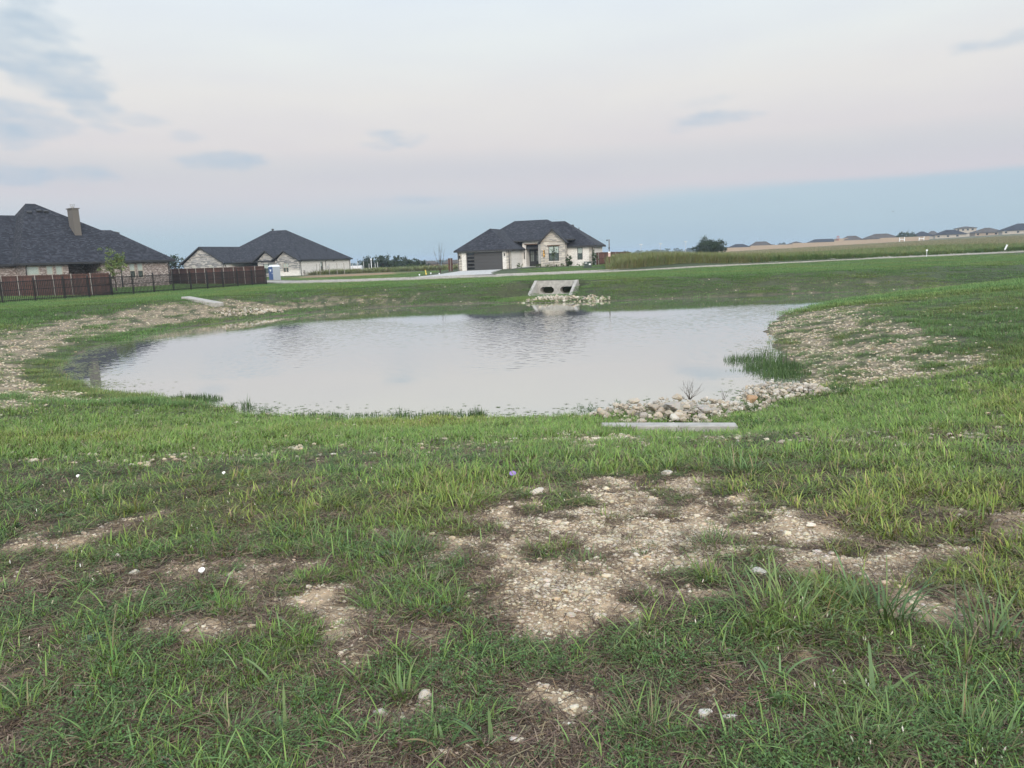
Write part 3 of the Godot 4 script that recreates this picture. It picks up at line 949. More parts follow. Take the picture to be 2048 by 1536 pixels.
	lamp.position = Vector3(3.26, 1.83, -4.8)
	lamp.light_energy = 0.03
	lamp.light_color = Color(1.0, 0.75, 0.35)
	lamp.light_size = 0.2
	lamp.omni_range = 4.0
	lamp.omni_attenuation = 2.0
	lamp.shadow_enabled = true
	t.add_child(lamp)
	# right wing
	wall_front(t, "wall", 6.17, 9.7, -0.4, 2.6, -6.5, 0.25, [[7.5, 8.22, 0.87, 2.48]], M.white_brick)
	window(t, 7.5, 8.22, 0.87, 2.48, -6.5, M.black_metal, 1, 0.5)
	wall_box(t, "stone_corner", Vector3(9.1, -0.4, -7.2), Vector3(9.73, 2.58, -6.46), M.ledge_stone)
	wall_box(t, "wall", Vector3(9.45, -0.4, -13.5), Vector3(9.7, 2.6, -6.75), M.white_brick)
	var r1 := roof_hip(t, Vector2(-7.6, -14), Vector2(0.45, 0.45), 2.55, Vector3(-3.75, 5.4, -3.6), Vector3(-3.75, 5.4, -12), M.shingle, true)
	var r2 := roof_hip(t, Vector2(-6.4, -18.6), Vector2(7.2, -5.5), 3.68, Vector3(-2.75, 6.62, -12), Vector3(2.12, 6.62, -12), M.shingle)
	var r3 := roof_hip(t, Vector2(-3, -14.0), Vector2(10.15, -6.05), 2.72, Vector3(3.2, 6.2, -10), Vector3(5.11, 6.2, -10), M.shingle)
	roof_gable(t, 2.5, 6.5, 3.28, 4.5, 5.08, -4.6, -9.5, M.shingle)
	roof_vent(r3, Vector3(6.0, 5.4, -10.6), 0.3)
	for p in [[Vector3(7.0, 4.8, -10.4), 0.45], [Vector3(8.6, 3.7, -10), 0.35]]:
		var b := MB.new()
		b.tube(p[0] - Vector3(0, 0.4, 0), p[0] + Vector3(0, p[1], 0), 0.05, 0.05, 6)
		obj("vent_pipe", b.mesh(), M.fascia, r3)
	downspout(t, -7.1, -0.1, 2.4, 0.03)
	downspout(t, -0.1, -0.1, 2.4, 0.03)
	downspout(t, 2.62, 0.1, 3.5, -6)
	downspout(t, 9.6, 0.1, 2.6, -6.46)
	for p in [Vector3(-6.9, 1.75, 0.06), Vector3(-0.72, 1.85, 0.03)]:
		var b := MB.new()
		b.box(p + Vector3(-0.06, -0.16, 0), p + Vector3(0.06, 0.16, 0.14))
		b.box(p + Vector3(-0.09, 0.16, 0), p + Vector3(0.09, 0.2, 0.17))
		obj("wall_light", b.mesh(), M.black_metal, t)
	var b2 := MB.new()
	b2.box(Vector3(0.2, 1.2, -5.995), Vector3(0.3, 2.2, -5.93))
	obj("wall_light", b2.mesh(), M.black_metal, t)

# ------------------------------------------------------------------ the middle house, grey stone gables and a long white wall
func house_mid() -> void:
	var t := thing("gabled_house", "low house with three grey stone gables and long white brick side wall", "house", Vector3(-35.32, 0, -126.75), deg_to_rad(-17))
	# the long white side wall, running back from the right-hand corner
	var sw := MB.new()
	sw.box(Vector3(0.1, -0.9, -6.4), Vector3(0.35, 2.15, 0.2)); sw.box(Vector3(0.1, -0.9, -16.95), Vector3(0.35, 2.15, -7.25))
	sw.box(Vector3(0.1, -0.9, -7.25), Vector3(0.35, 0.22, -6.4)); sw.box(Vector3(0.1, 1.82, -7.25), Vector3(0.35, 2.15, -6.4))
	obj("wall", sw.mesh(), M.white_brick, t)
	var win := window(t, -0.425, 0.425, 0.22, 1.82, 0, M.black_metal, 1, 0.5)
	win.rotation.y = PI / 2
	win.position = Vector3(0.35, 0, -6.825)
	wall_box(t, "wall", Vector3(-21.5, -0.9, -17.2), Vector3(0.35, 2.1, -16.95), M.white_brick)
	gable_wall(t, -4.2, 0.4, 0.55, 2.15, -2.4, 3.65, 0.5, 0.3, [[-2.75, -1.67, 0.55, 1.8]], M.grey_ledge_stone)
	wall_front(t, "wainscot", -4.2, 0.4, -0.9, 0.45, 0.52, 0.28, [[-2.75, -1.67, 0.28, 0.45]], M.white_brick)
	wall_front(t, "ledge", -4.25, 0.45, 0.45, 0.55, 0.6, 0.35, [[-2.75, -1.67, 0.45, 0.55]], M.white_trim)
	window(t, -2.75, -1.67, 0.28, 1.8, 0.5, M.tan_frame, 2, 0.5)
	gable_wall(t, -7.85, -4.2, -0.9, 2.3, -6.1, 3.8, 0.2, 0.3, [[-6.75, -4.9, 0.2, 1.78]], M.grey_ledge_stone)
	window(t, -6.75, -4.9, 0.2, 1.78, 0.2, M.black_metal, 2, 0.5)
	wall_box(t, "wall", Vector3(-7.85, -0.9, -7.75), Vector3(-7.55, 2.1, -0.1), M.grey_ledge_stone)
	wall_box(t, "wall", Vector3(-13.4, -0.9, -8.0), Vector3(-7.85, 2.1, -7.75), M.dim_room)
	gable_wall(t, -21.6, -13.45, -0.9, 2.2, -17.75, 4.9, 2, 0.3, [[-19.9, -18.95, 0.4, 1.65], [-16.4, -15.45, 0.4, 1.65]], M.grey_ledge_stone)
	window(t, -19.9, -18.95, 0.4, 1.65, 2, M.white_frame, 1, 0.5)
	window(t, -16.4, -15.45, 0.4, 1.65, 2, M.white_frame, 1, 0.5)
	wall_box(t, "wall", Vector3(-13.7, -0.9, -8.0), Vector3(-13.4, 2.1, 1.7), M.white_brick)
	wall_box(t, "wall", Vector3(-21.6, -0.9, -14), Vector3(-21.3, 2.1, 1.7), M.white_brick)
	var r := roof_hip(t, Vector2(-18.0, -17.4), Vector2(0.8, 0.3), 2.3, Vector3(-10.63, 7.72, -8.5), Vector3(-7.43, 7.72, -8.5), M.shingle)
	roof_gable(t, -4.9, 0.75, 2.26, -2.3, 3.9, 0.9, -5, M.shingle)
	roof_gable(t, -8.5, -3.7, 2.38, -6.1, 4.05, 0.6, -6, M.shingle)
	roof_gable(t, -22.1, -13.0, 2.25, -17.75, 5.1, 2.45, -13, M.shingle)
	var v := MB.new()
	v.tube(Vector3(-10.2, 7.4, -8.5), Vector3(-10.2, 7.9, -8.5), 0.16, 0.16, 8)
	v.tube(Vector3(-10.2, 7.9, -8.5), Vector3(-10.2, 8.05, -8.5), 0.26, 0.2, 8)
	obj("flue_cap", v.mesh(), M.fascia, r)
	for p in [Vector3(-14.3, 5.2, -8), Vector3(-1.2, 3.7, -11.5), Vector3(-3.2, 5.0, -7.5)]:
		var b := MB.new()
		b.tube(p - Vector3(0, 0.5, 0), p + Vector3(0, 0.45, 0), 0.05, 0.05, 6)
		obj("vent_pipe", b.mesh(), M.fascia, r)
	for z in [-0.05, -8.1, -16.8]:
		downspout(t, 0.0, -0.5, 2.2, 0.0)
		var ds: Node3D = t.get_child(t.get_child_count() - 1)
		ds.rotation.y = PI / 2
		ds.position = Vector3(0.35, 0, z)
	downspout(t, -13.2, -0.4, 2.1, 1.7)
	var b3 := MB.new()
	b3.box(Vector3(0.35, 1.85, -11.0), Vector3(0.55, 2.05, -10.75))
	obj("wall_light", b3.mesh(), M.black_metal, t)
	var b4 := MB.new()
	b4.box(Vector3(0.35, 0.7, -8.9), Vector3(0.48, 1.15, -8.5))
	obj("meter_box", b4.mesh(), M.galvanized, t)
	var b5 := MB.new()
	b5.box(Vector3(0.37, -0.55, -0.95), Vector3(0.47, 0.4, -0.85)); b5.box(Vector3(0.37, 0.0, -1.1), Vector3(0.5, 0.25, -0.7)); b5.box(Vector3(0.37, 0.4, -1.15), Vector3(0.49, 0.5, -0.75))
	obj("gas_pipes", b5.mesh(), M.steel_post, t)

# ------------------------------------------------------------------ the left-hand house, mottled brick, seen from the yard
func house_left() -> void:
	# its own x runs along the long wall towards the right-hand corner, z points out to the yard
	var t := thing("brick_house", "large mottled brick house with steep dark roof and tall boxed chimney", "house", Vector3(-38.3, 0, -85.0), deg_to_rad(50.0))
	wall_front(t, "wall", -14.4, -10.46, -0.7, 2.4, 0, 0.25, [[-14.25, -13.1, 0.6, 2.3], [-12.5, -11.85, 0.6, 2.3], [-11.65, -10.95, 0.3, 2.3]], M.brick)
	window(t, -14.25, -13.1, 0.6, 2.3, 0, M.tan_frame, 1, 0.5, M.brick, true)
	window(t, -12.5, -11.85, 0.6, 2.3, 0, M.tan_frame, 1, 0.5, M.brick, true)
	window(t, -11.65, -10.95, 0.3, 2.3, 0, M.tan_frame, 1, 0.0)
	wall_front(t, "wall", -7.3, 0, -0.7, 2.4, 0, 0.25, [[-4.4, -3.75, 0.7, 2.3], [-3.55, -2.9, 0.7, 2.3]], M.brick)
	window(t, -4.4, -3.75, 0.7, 2.3, 0, M.tan_frame, 1, 0.5, M.brick)
	window(t, -3.55, -2.9, 0.7, 2.3, 0, M.tan_frame, 1, 0.5, M.brick)
	# covered patio cut into the house
	wall_box(t, "wall", Vector3(-10.71, -0.7, -4.2), Vector3(-10.46, 2.4, -0.25), M.brick)
	wall_box(t, "wall", Vector3(-7.3, -0.7, -4.2), Vector3(-7.05, 2.4, -0.25), M.brick)
	wall_box(t, "wall", Vector3(-10.46, -0.7, -4.4), Vector3(-7.3, 2.4, -4.2), M.brick)
	wall_box(t, "patio_floor", Vector3(-10.46, -0.7, -4.2), Vector3(-7.3, -0.25, 0.2), M.concrete)
	wall_box(t, "wall", Vector3(-0.25, -0.7, -15), Vector3(0, 2.4, -0.25), M.brick)
	wall_box(t, "wall", Vector3(-24, -0.7, -2.6), Vector3(-14.4, 2.4, -2.35), M.brick)
	wall_box(t, "wall", Vector3(-14.4, -0.7, -2.35), Vector3(-14.15, 2.4, -0.25), M.brick)
	wall_box(t, "wall", Vector3(-24, -0.7, -15.2), Vector3(-0.25, 2.4, -15), M.brick)
	wall_box(t, "wall", Vector3(-24, -0.7, -15), Vector3(-23.75, 2.4, -2.6), M.brick)
	var ra := roof_hip(t, Vector2(-14.95, -15.6), Vector2(0.5, 0.5), 2.6, Vector3(-11.1, 8.95, -7.5), Vector3(-10.2, 8.95, -7.5), M.shingle)
	var rb := roof_hip(t, Vector2(-9.0, -15.5), Vector2(0.56, 0.56), 2.585, Vector3(-5.2, 6.2, -7.2), Vector3(-2.84, 6.2, -7.2), M.shingle)
	roof_hip(t, Vector2(-26.5, -15.4), Vector2(-8, -1.85), 2.57, Vector3(-23.5, 7.75, -8.4), Vector3(-11.6, 7.75, -8.4), M.shingle)
	roof_vent(ra, Vector3(-10.3, 8.0, -6.4), 0.0)
	roof_vent(ra, Vector3(-9.65, 7.95, -6.35), 0.0)
	roof_vent(ra, Vector3(-11.25, 7.85, -6.25), -0.3)
	roof_vent(rb, Vector3(-4.0, 5.85, -6.6), 0.0)
	roof_vent(rb, Vector3(-2.4, 5.75, -6.9), 0.9)
	# chimney: a boxed chase of lap siding, a cap and a metal flue
	var ch := wall_box(t, "chimney", Vector3(-8.25, 4.6, -4.35), Vector3(-7.6, 8.2, -3.05), M.siding)
	for k in 18:
		var b := MB.new()
		var y := 4.7 + k * 0.195
		b.box(Vector3(-8.27, y, -4.37), Vector3(-7.58, y + 0.02, -3.03))
		obj("siding_board", b.mesh(), M.siding, ch)
	wall_box(t, "chimney_cap", Vector3(-8.35, 8.2, -4.45), Vector3(-7.5, 8.29, -2.95), M.siding)
	var f := MB.new()
	f.tube(Vector3(-7.92, 8.29, -3.7), Vector3(-7.92, 8.45, -3.7), 0.13, 0.13, 10)
	for k in 6:
		var w := TAU * k / 6
		f.tube(Vector3(-7.92 + cos(w) * 0.2, 8.45, -3.7 + sin(w) * 0.2), Vector3(-7.92 + cos(w) * 0.2, 8.68, -3.7 + sin(w) * 0.2), 0.02, 0.02, 4)
	f.tube(Vector3(-7.92, 8.44, -3.7), Vector3(-7.92, 8.47, -3.7), 0.23, 0.23, 10)
	f.tube(Vector3(-7.92, 8.68, -3.7), Vector3(-7.92, 8.73, -3.7), 0.27, 0.24, 10)
	obj("flue", f.mesh(), M.galvanized, ch)
	downspout(t, -5.3, -0.4, 2.4, 0.0)
	downspout(t, -0.12, -0.4, 2.4, 0.0)
	downspout(t, -14.3, -0.4, 2.4, 0.0)

# ------------------------------------------------------------------ fences
func iron_fence() -> void:
	var pts := [Vector2(-36.3, -44.2), Vector2(-34.8, -46.6), Vector2(-33.25, -49.0), Vector2(-32.2, -50.8), Vector2(-31.2, -52.5), Vector2(-30.55, -54.4), Vector2(-29.95, -56.4), Vector2(-29.2, -58.2), Vector2(-28.35, -59.8), Vector2(-27.5, -61.4), Vector2(-26.75, -63.0), Vector2(-26.15, -65.0), Vector2(-25.55, -67.0), Vector2(-24.95, -69.0), Vector2(-24.25, -70.9), Vector2(-23.5, -72.7)]
	var t := thing("iron_fence", "long black iron picket fence between the grass and the yards", "fence")
	var pk := MB.new()
	pk.box(Vector3(-0.016, 0.07, -0.016), Vector3(0.016, 1.42, 0.016))
	var pm := pk.mesh()
	var po := MB.new()
	po.box(Vector3(-0.04, -0.3, -0.04), Vector3(0.04, 1.55, 0.04))
	po.solid([Vector3(-0.05, 1.55, -0.05), Vector3(0.05, 1.55, -0.05), Vector3(0.05, 1.55, 0.05), Vector3(-0.05, 1.55, 0.05), Vector3(0, 1.62, 0)], [[0, 1, 4], [1, 2, 4], [2, 3, 4], [3, 0, 4]])
	var pom := po.mesh()
	var made := 0
	for i in pts.size():
		var p: Vector2 = pts[i]
		var o := obj("post", pom, M.black_metal, t)
		o.position = gp(p.x, p.y)
		if i == pts.size() - 1: break
		var q: Vector2 = pts[i + 1]
		var a := gp(p.x, p.y)
		var b := gp(q.x, q.y)
		for y in [0.16, 0.82, 1.36]:
			var m := MB.new()
			m.tube(a + Vector3(0, y, 0), b + Vector3(0, y, 0), 0.022, 0.022, 4)
			obj("rail", m.mesh(), M.black_metal, t)
		var nk := int((q - p).length() / 0.115)
		for k in range(1, nk):
			if made >= 298: break
			var o2 := obj("picket", pm, M.black_metal, t)
			o2.position = a.lerp(b, float(k) / nk)
			o2.rotation.y = atan2(-(q - p).y, (q - p).x)
			made += 1

func wood_fence(label: String, a: Vector2, b: Vector2, h: float, posts_front: bool, steps: int) -> void:
	var t := thing("wood_fence", label, "fence")
	var d := (b - a).normalized()
	var nrm := Vector2(-d.y, d.x)
	if nrm.y < 0: nrm = -nrm
	var yaw := atan2(-d.y, d.x)
	var len_ := (b - a).length()
	var nk := int(len_ / 0.142)
	var r := RandomNumberGenerator.new()
	r.seed = int(len_ * 10)
	var ms := []
	for k in 3:
		var m := MB.new()
		var top: float = h + [0.0, 0.012, -0.01][k]
		m.solid([Vector3(-0.069, -0.1, 0), Vector3(0.069, -0.1, 0), Vector3(0.069, top - 0.03, 0), Vector3(0.045, top, 0), Vector3(-0.045, top, 0), Vector3(-0.069, top - 0.03, 0), Vector3(-0.069, -0.1, -0.018), Vector3(0.069, -0.1, -0.018), Vector3(0.069, top - 0.03, -0.018), Vector3(0.045, top, -0.018), Vector3(-0.045, top, -0.018), Vector3(-0.069, top - 0.03, -0.018)], [[0, 1, 2, 3, 4, 5], [6, 7, 8, 9, 10, 11], [0, 1, 7, 6], [1, 2, 8, 7], [2, 3, 9, 8], [3, 4, 10, 9], [4, 5, 11, 10], [5, 0, 6, 11]])
		ms.append(m.mesh())
	for k in nk:
		var p := a + d * (k + 0.5) * 0.142
		var o := obj("picket", ms[r.randi() % 3], M["picket%d" % (r.randi() % 4)], t)
		var f := floorf(float(k) / nk * steps) / steps if steps > 0 else float(k) / nk
		o.position = gp(p.x, p.y)
		o.position.y = lerpf(ground(a.x, a.y), ground(b.x, b.y), f) - 0.02
		o.rotation.y = yaw
	var n_post := int(len_ / 2.4)
	for k in n_post + 1:
		var p := a + d * minf(k * 2.4 + 0.3, len_ - 0.1) + nrm * 0.06
		var m := MB.new()
		m.tube(Vector3(0, -0.3, 0), Vector3(0, h - 0.02, 0), 0.04, 0.04, 8)
		m.tube(Vector3(0, h - 0.02, 0), Vector3(0, h + 0.02, 0), 0.048, 0.03, 8)
		var o := obj("post", m.mesh(), M.steel_post, t)
		o.position = gp(p.x, p.y)
	for y in [0.25, h * 0.52, h - 0.12]:
		var m := MB.new()
		var c := (a + b) / 2 + nrm * 0.022
		m.box(Vector3(-len_ / 2, y - 0.045, -0.02), Vector3(len_ / 2, y + 0.045, 0.02))
		var o := obj("rail", m.mesh(), M.rail_wood, t)
		o.position = Vector3(c.x, (ground(a.x, a.y) + ground(b.x, b.y)) / 2, c.y)
		o.rotation.y = yaw
		o.rotation.z = atan2(ground(b.x, b.y) - ground(a.x, a.y), len_)

func build_fences() -> void:
	iron_fence()
	wood_fence("reddish brown plank fence with steel posts in front of the brick house", Vector2(-47.5, -66.0), Vector2(-30.15, -57.0), 1.72, true, 0)
	wood_fence("reddish brown plank fence in front of the gabled house, ending at the portable toilet", Vector2(-42.5, -92.5), Vector2(-23.95, -73.9), 1.8, true, 0)
	wood_fence("dark plank fence at the right of the white stone house", Vector2(11.9, -100.7), Vector2(16.6, -101.6), 1.75, false, 0)
	wood_fence("short dark plank fence at the left of the garage", Vector2(-7.95, -100.2), Vector2(-7.3, -100.25), 1.75, false, 0)

# ------------------------------------------------------------------ what lies far off
func far_house(x0: float, x1: float, yt: float, z: float, m: Material, wall: Material, label: String, ridge := 0.3, wall_h := 1.9, n_win := 3) -> void:
	var w := x1 - x0
	var xm := (x0 + x1) / 2
	var g := plateau(xm, z)
	var t := thing("distant_house", label, "house", Vector3(xm, g, z), -atan2(xm, -z) * 0.6 + sin(xm) * 0.2, "houses on the horizon")
	var top := yt - g
	var eave := maxf(wall_h, top - w * 0.5)
	var holes := []
	for k in n_win: holes.append([-w * 0.42 + k * w * 0.84 / n_win + 0.4, -w * 0.42 + k * w * 0.84 / n_win + 1.7, maxf(0.5, eave - 1.6), eave - 0.4])
	wall_front(t, "wall", -w * 0.46, w * 0.46, -1.0, eave, 4.5, 0.3, holes, wall)
	wall_box(t, "wall", Vector3(-w * 0.46, -1, -4.5), Vector3(-w * 0.46 + 0.3, eave, 4.2), wall)
	wall_box(t, "wall", Vector3(w * 0.46 - 0.3, -1, -4.5), Vector3(w * 0.46, eave, 4.2), wall)
	for h in holes: wall_box(t, "window", Vector3(h[0], h[2], 4.2), Vector3(h[1], h[3], 4.35), M.dark_glass)
	roof_hip(t, Vector2(-w * 0.5, -5.2), Vector2(w * 0.5, 5.2), eave + 0.2, Vector3(-w * 0.5 * ridge, top, 0), Vector3(w * 0.5 * ridge, top, 0), m)

func build_far() -> void:
	var s := 1.55
	var tanw: Material = mat("tan_wall", 0.36, 0.28, 0.21, 0.9)
	var palew: Material = mat("pale_wall", 0.45, 0.4, 0.34, 0.9)
	var rows := [[97.4, 106.2, 3.46, 330, "shingle", "dark roofed low house at the left end of the distant row", 0.35], [96.9, 105.6, 3.98, 300, "brown_shingle", "brown roofed house standing right of the lone round tree", 0.45], [142.0, 150.0, 4.0, 380, "brown_shingle", "small brown hip roof behind the tan boundary wall", 0.1], [136.6, 149.5, 4.44, 340, "shingle", "long dark roof just left of the tan block building", 0.6], [153.3, 159.7, 4.87, 340, "brown_shingle", "pointed brown roof just right of the tan block building", 0.05], [146.8, 155.5, 5.3, 330, "brown_shingle", "brown roof partly behind the widest far roof", 0.4], [151.8, 166.3, 5.65, 320, "brown_shingle", "widest brown roof beside the distant tree", 0.35], [177.3, 186.7, 6.11, 330, "shingle", "dark hip roof just right of the distant tree", 0.12], [211.3, 218.6, 6.85, 380, "brown_shingle", "brown roof peeping up behind two darker roofs", 0.2], [170.8, 182.4, 6.0, 300, "shingle", "darkest far hip roof in front of the two-storey house", 0.25], [198.1, 210.3, 6.58, 320, "brown_shingle", "brown hip roof right of the two-storey house", 0.15], [197.3, 212.0, 7.5, 300, "shingle", "large grey roof at the right end of the distant row", 0.15]]
	for h in rows: far_house(h[0] * s, h[1] * s, 1.65 + (h[2] - 1.65) * s, -h[3] * s, M[h[4]], palew if h[4] == "shingle" else tanw, h[5], h[6])
	far_house(208.6 * s, 217.6 * s, 1.65 + (7.96 - 1.65) * s, -350 * s, M.brown_shingle, palew, "pale two-storey house rising above the far roofs", 0.12, 6.2, 4)
	for h in [[-34.0, -27.6, 0.83, -300, "brown roofed house left of a longer one, beyond the dark trees"], [-27.2, -19.0, 0.9, -315, "long brown roof low behind the bare sapling"]]: far_house(h[0], h[1], h[2], h[3], M.brown_shingle, tanw, h[4], 0.5, 2.2)
	var g := plateau(227, -512)
	var tb := thing("block_building", "tan flat-topped block building with a red frame, on the horizon", "building", Vector3(146.6 * s, g, -330 * s))
	wall_front(tb, "wall", -3.4, 3.4, -1, 1.65 + 2.64 * s - g, 3, 6, [], tanw)
	var rf := MB.new()
	rf.box(Vector3(-4.4, -1, 3.2), Vector3(-4.1, 5.5, 3.5)); rf.box(Vector3(-3.2, -1, 3.2), Vector3(-2.9, 5.5, 3.5)); rf.box(Vector3(-4.1, 5.1, 3.2), Vector3(-3.2, 5.4, 3.5))
	obj("frame", rf.mesh(), mat("red_paint", 0.35, 0.06, 0.04, 0.6), tb)
	# the tan boundary wall along the field
	var bw := thing("boundary_wall", "long low tan wall in front of the distant brown roofs", "wall")
	var xs := [102.0, 128.0, 150.0, 172.0, 196.0, 222.0]
	for i in xs.size() - 1:
		var x0: float = xs[i]
		var x1: float = xs[i + 1]
		var z := -395.0
		var b := MB.new()
		b.box(Vector3(x0, plateau(x0, z) - 1.5, z), Vector3(x1 - 0.05, plateau((x0 + x1) / 2, z) + 2.2, z - 0.3))
		obj("wall_panel", b.mesh(), tanw, bw)
	# stadium lamps
	var labels := ["leftmost of three far floodlight masts on the horizon", "middle one of three far floodlight masts on the horizon", "rightmost far floodlight mast, just left of the round tree"]
	for k in 3:
		var x: float = [106.7, 122.3, 142.3][k]
		var gy := plateau(x, -600)
		var t := thing("floodlight_mast", labels[k], "mast", Vector3(x, gy, -600), 0, "floodlight masts on the horizon")
		var b := MB.new()
		var top: float = [5.3, 5.4, 6.3][k] + 2.2 - gy
		b.tube(Vector3(0, -1, 0), Vector3(0, top, 0), 0.22, 0.14, 6)
		obj("pole", b.mesh(), M.galvanized, t)
		var c := MB.new()
		c.box(Vector3(-1.3, top - 0.6, -0.1), Vector3(1.3, top, 0.2))
		obj("lamp_bank", c.mesh(), M.galvanized, t)
	var dark := Color(0.035, 0.055, 0.028)
	var mid := Color(0.055, 0.085, 0.035)
	var wood := [["tall leafy dark tree at the left end of the far wood", -35.4, -190, 4.6, 4.6], ["round dark tree second from the left in the far wood", -33.2, -200, 5.4, 4.0], ["dark rounded tree in the middle of the far wood", -29.8, -200, 4.6, 4.0], ["low dark tree right of the middle of the far wood", -27.6, -210, 4.6, 3.2], ["low dark tree at the right end of the far wood", -25.8, -215, 5.4, 3.2], ["broad dark tree filling the back of the far wood", -37.0, -225, 9.0, 4.6], ["low dark tree at the back of the far wood, right side", -31.0, -230, 7.0, 4.0]]
	for k in wood.size():
		var q: Array = wood[k]
		tree("wood_tree", q[0], Vector3(q[1], plateau(q[1], q[2]) - 0.2, q[2]), Vector3(q[3], q[4], q[3]), 0.2, dark, 300 + k * 3, "trees of the far wood", 70, 30, 0.42)
	tree("dark_tree", "dark tree showing between the brick house and the gabled house", Vector3(-66.5, -1.0, -150), Vector3(5.0, 5.2, 4.0), 0.3, dark, 340, "", 70, 30, 0.35)
	tree("round_tree", "lone round dark green tree standing in the tall weeds", gp(48.2, -180), Vector3(6.4, 5.0, 5.6), 0.2, dark, 350, "", 260, 46, 0.3)
	tree("distant_tree", "spreading grey-green tree in front of the distant roofs", Vector3(148 * s, plateau(148 * s, -280 * s), -280 * s), Vector3(11, 1.65 + 3.7 * s - plateau(148 * s, -280 * s), 8), 0.2, mid, 356, "", 80, 30, 0.7)
	var hz := [["bushy green shrub behind the far weeds, below the dark wood", -19.2, -150, 2.3, 1.6], ["pinkish green shrub next to the bushy one, below the dark wood", -17.4, -150, 2.0, 1.5]]
	for k in hz.size():
		var q: Array = hz[k]
		tag(obj("shrub", crown_mesh(Vector3(q[3], q[4], q[3]), 40, 22, 0.22, mid, 380 + k), M.leaf), q[0], "shrub", "shrubs below the far wood")
		get_child(get_child_count() - 1).position = gp(q[1], q[2])
	# thin woods on the skyline, a mass without countable trees
	var at := []
	var tint := PackedColorArray()
	var cm := crown_mesh(Vector3(12, 6, 10), 26, 16, 1.3, dark, 390)
	for k in 420:
		var az := deg_to_rad(rng.randf_range(-34.0, 36.0))
		var r := rng.randf_range(1000.0, 1250.0)
		var x := r * sin(az)
		var z := -r * cos(az)
		at.append(Transform3D(Basis(Vector3.UP, rng.randf() * TAU).scaled(Vector3.ONE * rng.randf_range(0.6, 1.05)), Vector3(x, plateau(x, z) + rng.randf_range(-1.5, 0.4), z)))
		tint.append(Color(1, 1, 1) * rng.randf_range(0.8, 1.2))
	many("distant_woods", cm, M.leaf, at, tint, "hazy line of woods along the horizon", "woods")

# ------------------------------------------------------------------ smaller things
func culvert_mesh() -> void:
	var t := thing("box_culvert", "pale concrete culvert end with two dark openings in the far bank", "culvert", Vector3(3.6, -1.36, -56.4), deg_to_rad(-22))
	wall_front(t, "headwall", -1.5, 1.5, -0.3, 1.08, 0, 0.25, [[-1.3, -0.2, 0.12, 0.62], [0.3, 1.4, 0.12, 0.62]], M.concrete)
	for x in [-0.75, 0.85]:
		var b := MB.new()
		for sx in [-1, 1]:
			for y in [[0.12, 1], [0.62, -1]]:
				var c := Vector3(x + sx * 0.55, y[0], 0.0)
				b.solid([c, c - Vector3(sx * 0.17, 0, 0), c + Vector3(0, y[1] * 0.15, 0), c - Vector3(0, 0, 2.5), c - Vector3(sx * 0.17, 0, 2.5), c + Vector3(0, y[1] * 0.15, -2.5)], [[0, 1, 2], [1, 2, 5, 4]])
		b.box(Vector3(x - 0.7, 0.62, -2.6), Vector3(x + 0.7, 0.72, -0.25)); b.box(Vector3(x - 0.7, 0.02, -2.6), Vector3(x + 0.7, 0.12, -0.25))
		b.box(Vector3(x - 0.65, 0.12, -2.6), Vector3(x - 0.55, 0.62, -0.25)); b.box(Vector3(x + 0.55, 0.12, -2.6), Vector3(x + 0.65, 0.62, -0.25))
		b.box(Vector3(x - 0.7, 0.0, -2.75), Vector3(x + 0.7, 0.75, -2.6))
		obj("barrel", b.mesh(), M.concrete, t)
	for s in [-1, 1]:
		var x0: float = 1.5 * s
		var x1: float = 1.72 * s
		var b := MB.new()
		b.solid([Vector3(x0, -0.3, -0.25), Vector3(x1, -0.3, -0.25), Vector3(x1, 1.1, -0.25), Vector3(x0, 1.1, -0.25), Vector3(x0, -0.3, 1.75), Vector3(x1, -0.3, 1.75), Vector3(x1, 0.06, 1.75), Vector3(x0, 0.06, 1.75), Vector3(x0, 1.1, 0.05), Vector3(x1, 1.1, 0.05)], [[0, 1, 2, 3], [4, 5, 6, 7], [0, 4, 7, 8, 3], [1, 5, 6, 9, 2], [3, 2, 9, 8], [8, 9, 6, 7]])
		obj("wing_wall", b.mesh(), M.concrete, t)
	var f := MB.new()
	f.box(Vector3(-1.5, -0.3, 0.0), Vector3(1.5, 0.05, 1.7))
	obj("apron", f.mesh(), M.concrete, t)

func pole(called: String, label: String, category: String, at: Vector3, h: float, r: float, m: Material, group := "", lean := Vector3.ZERO) -> Node3D:
	var b := MB.new()
	b.tube(Vector3(0, -0.2, 0), Vector3(0, h, 0) + lean, r, r * 0.9, 8)
	var o := obj(called, b.mesh(), m)
	o.position = at
	tag(o, label, category, group)
	return o

func water_grass(label: String, spots: Array, h0: float, h1: float, seed_: int) -> void:
	var r := RandomNumberGenerator.new()
	r.seed = seed_
	var b := MB.new()
	var c: Vector3 = Vector3(spots[0][0], WATER, spots[0][1])
	for s in spots:
		for k in s[4]:
			var a := r.randf() * TAU
			var q := sqrt(r.randf())
			var p := Vector3(s[0] + cos(a) * q * s[2], WATER - 0.05, s[1] + sin(a) * q * s[3])
			p.y = maxf(p.y, ground(p.x, p.z))
			var g := vary(Color(0.065, 0.115, 0.04), r, 0.3)
			b.blade(p - c, r.randf() * TAU, r.randf_range(h0, h1) * s[5] * (1.1 - q * 0.5), 0.011, r.randf_range(0.02, 0.4), r.randf_range(0.0, 0.9), 3, g, g)
	var o := obj("water_grass", b.mesh(), M.leaf)
	o.position = c
	tag(o, label, "water grass", "grass standing in the pond")

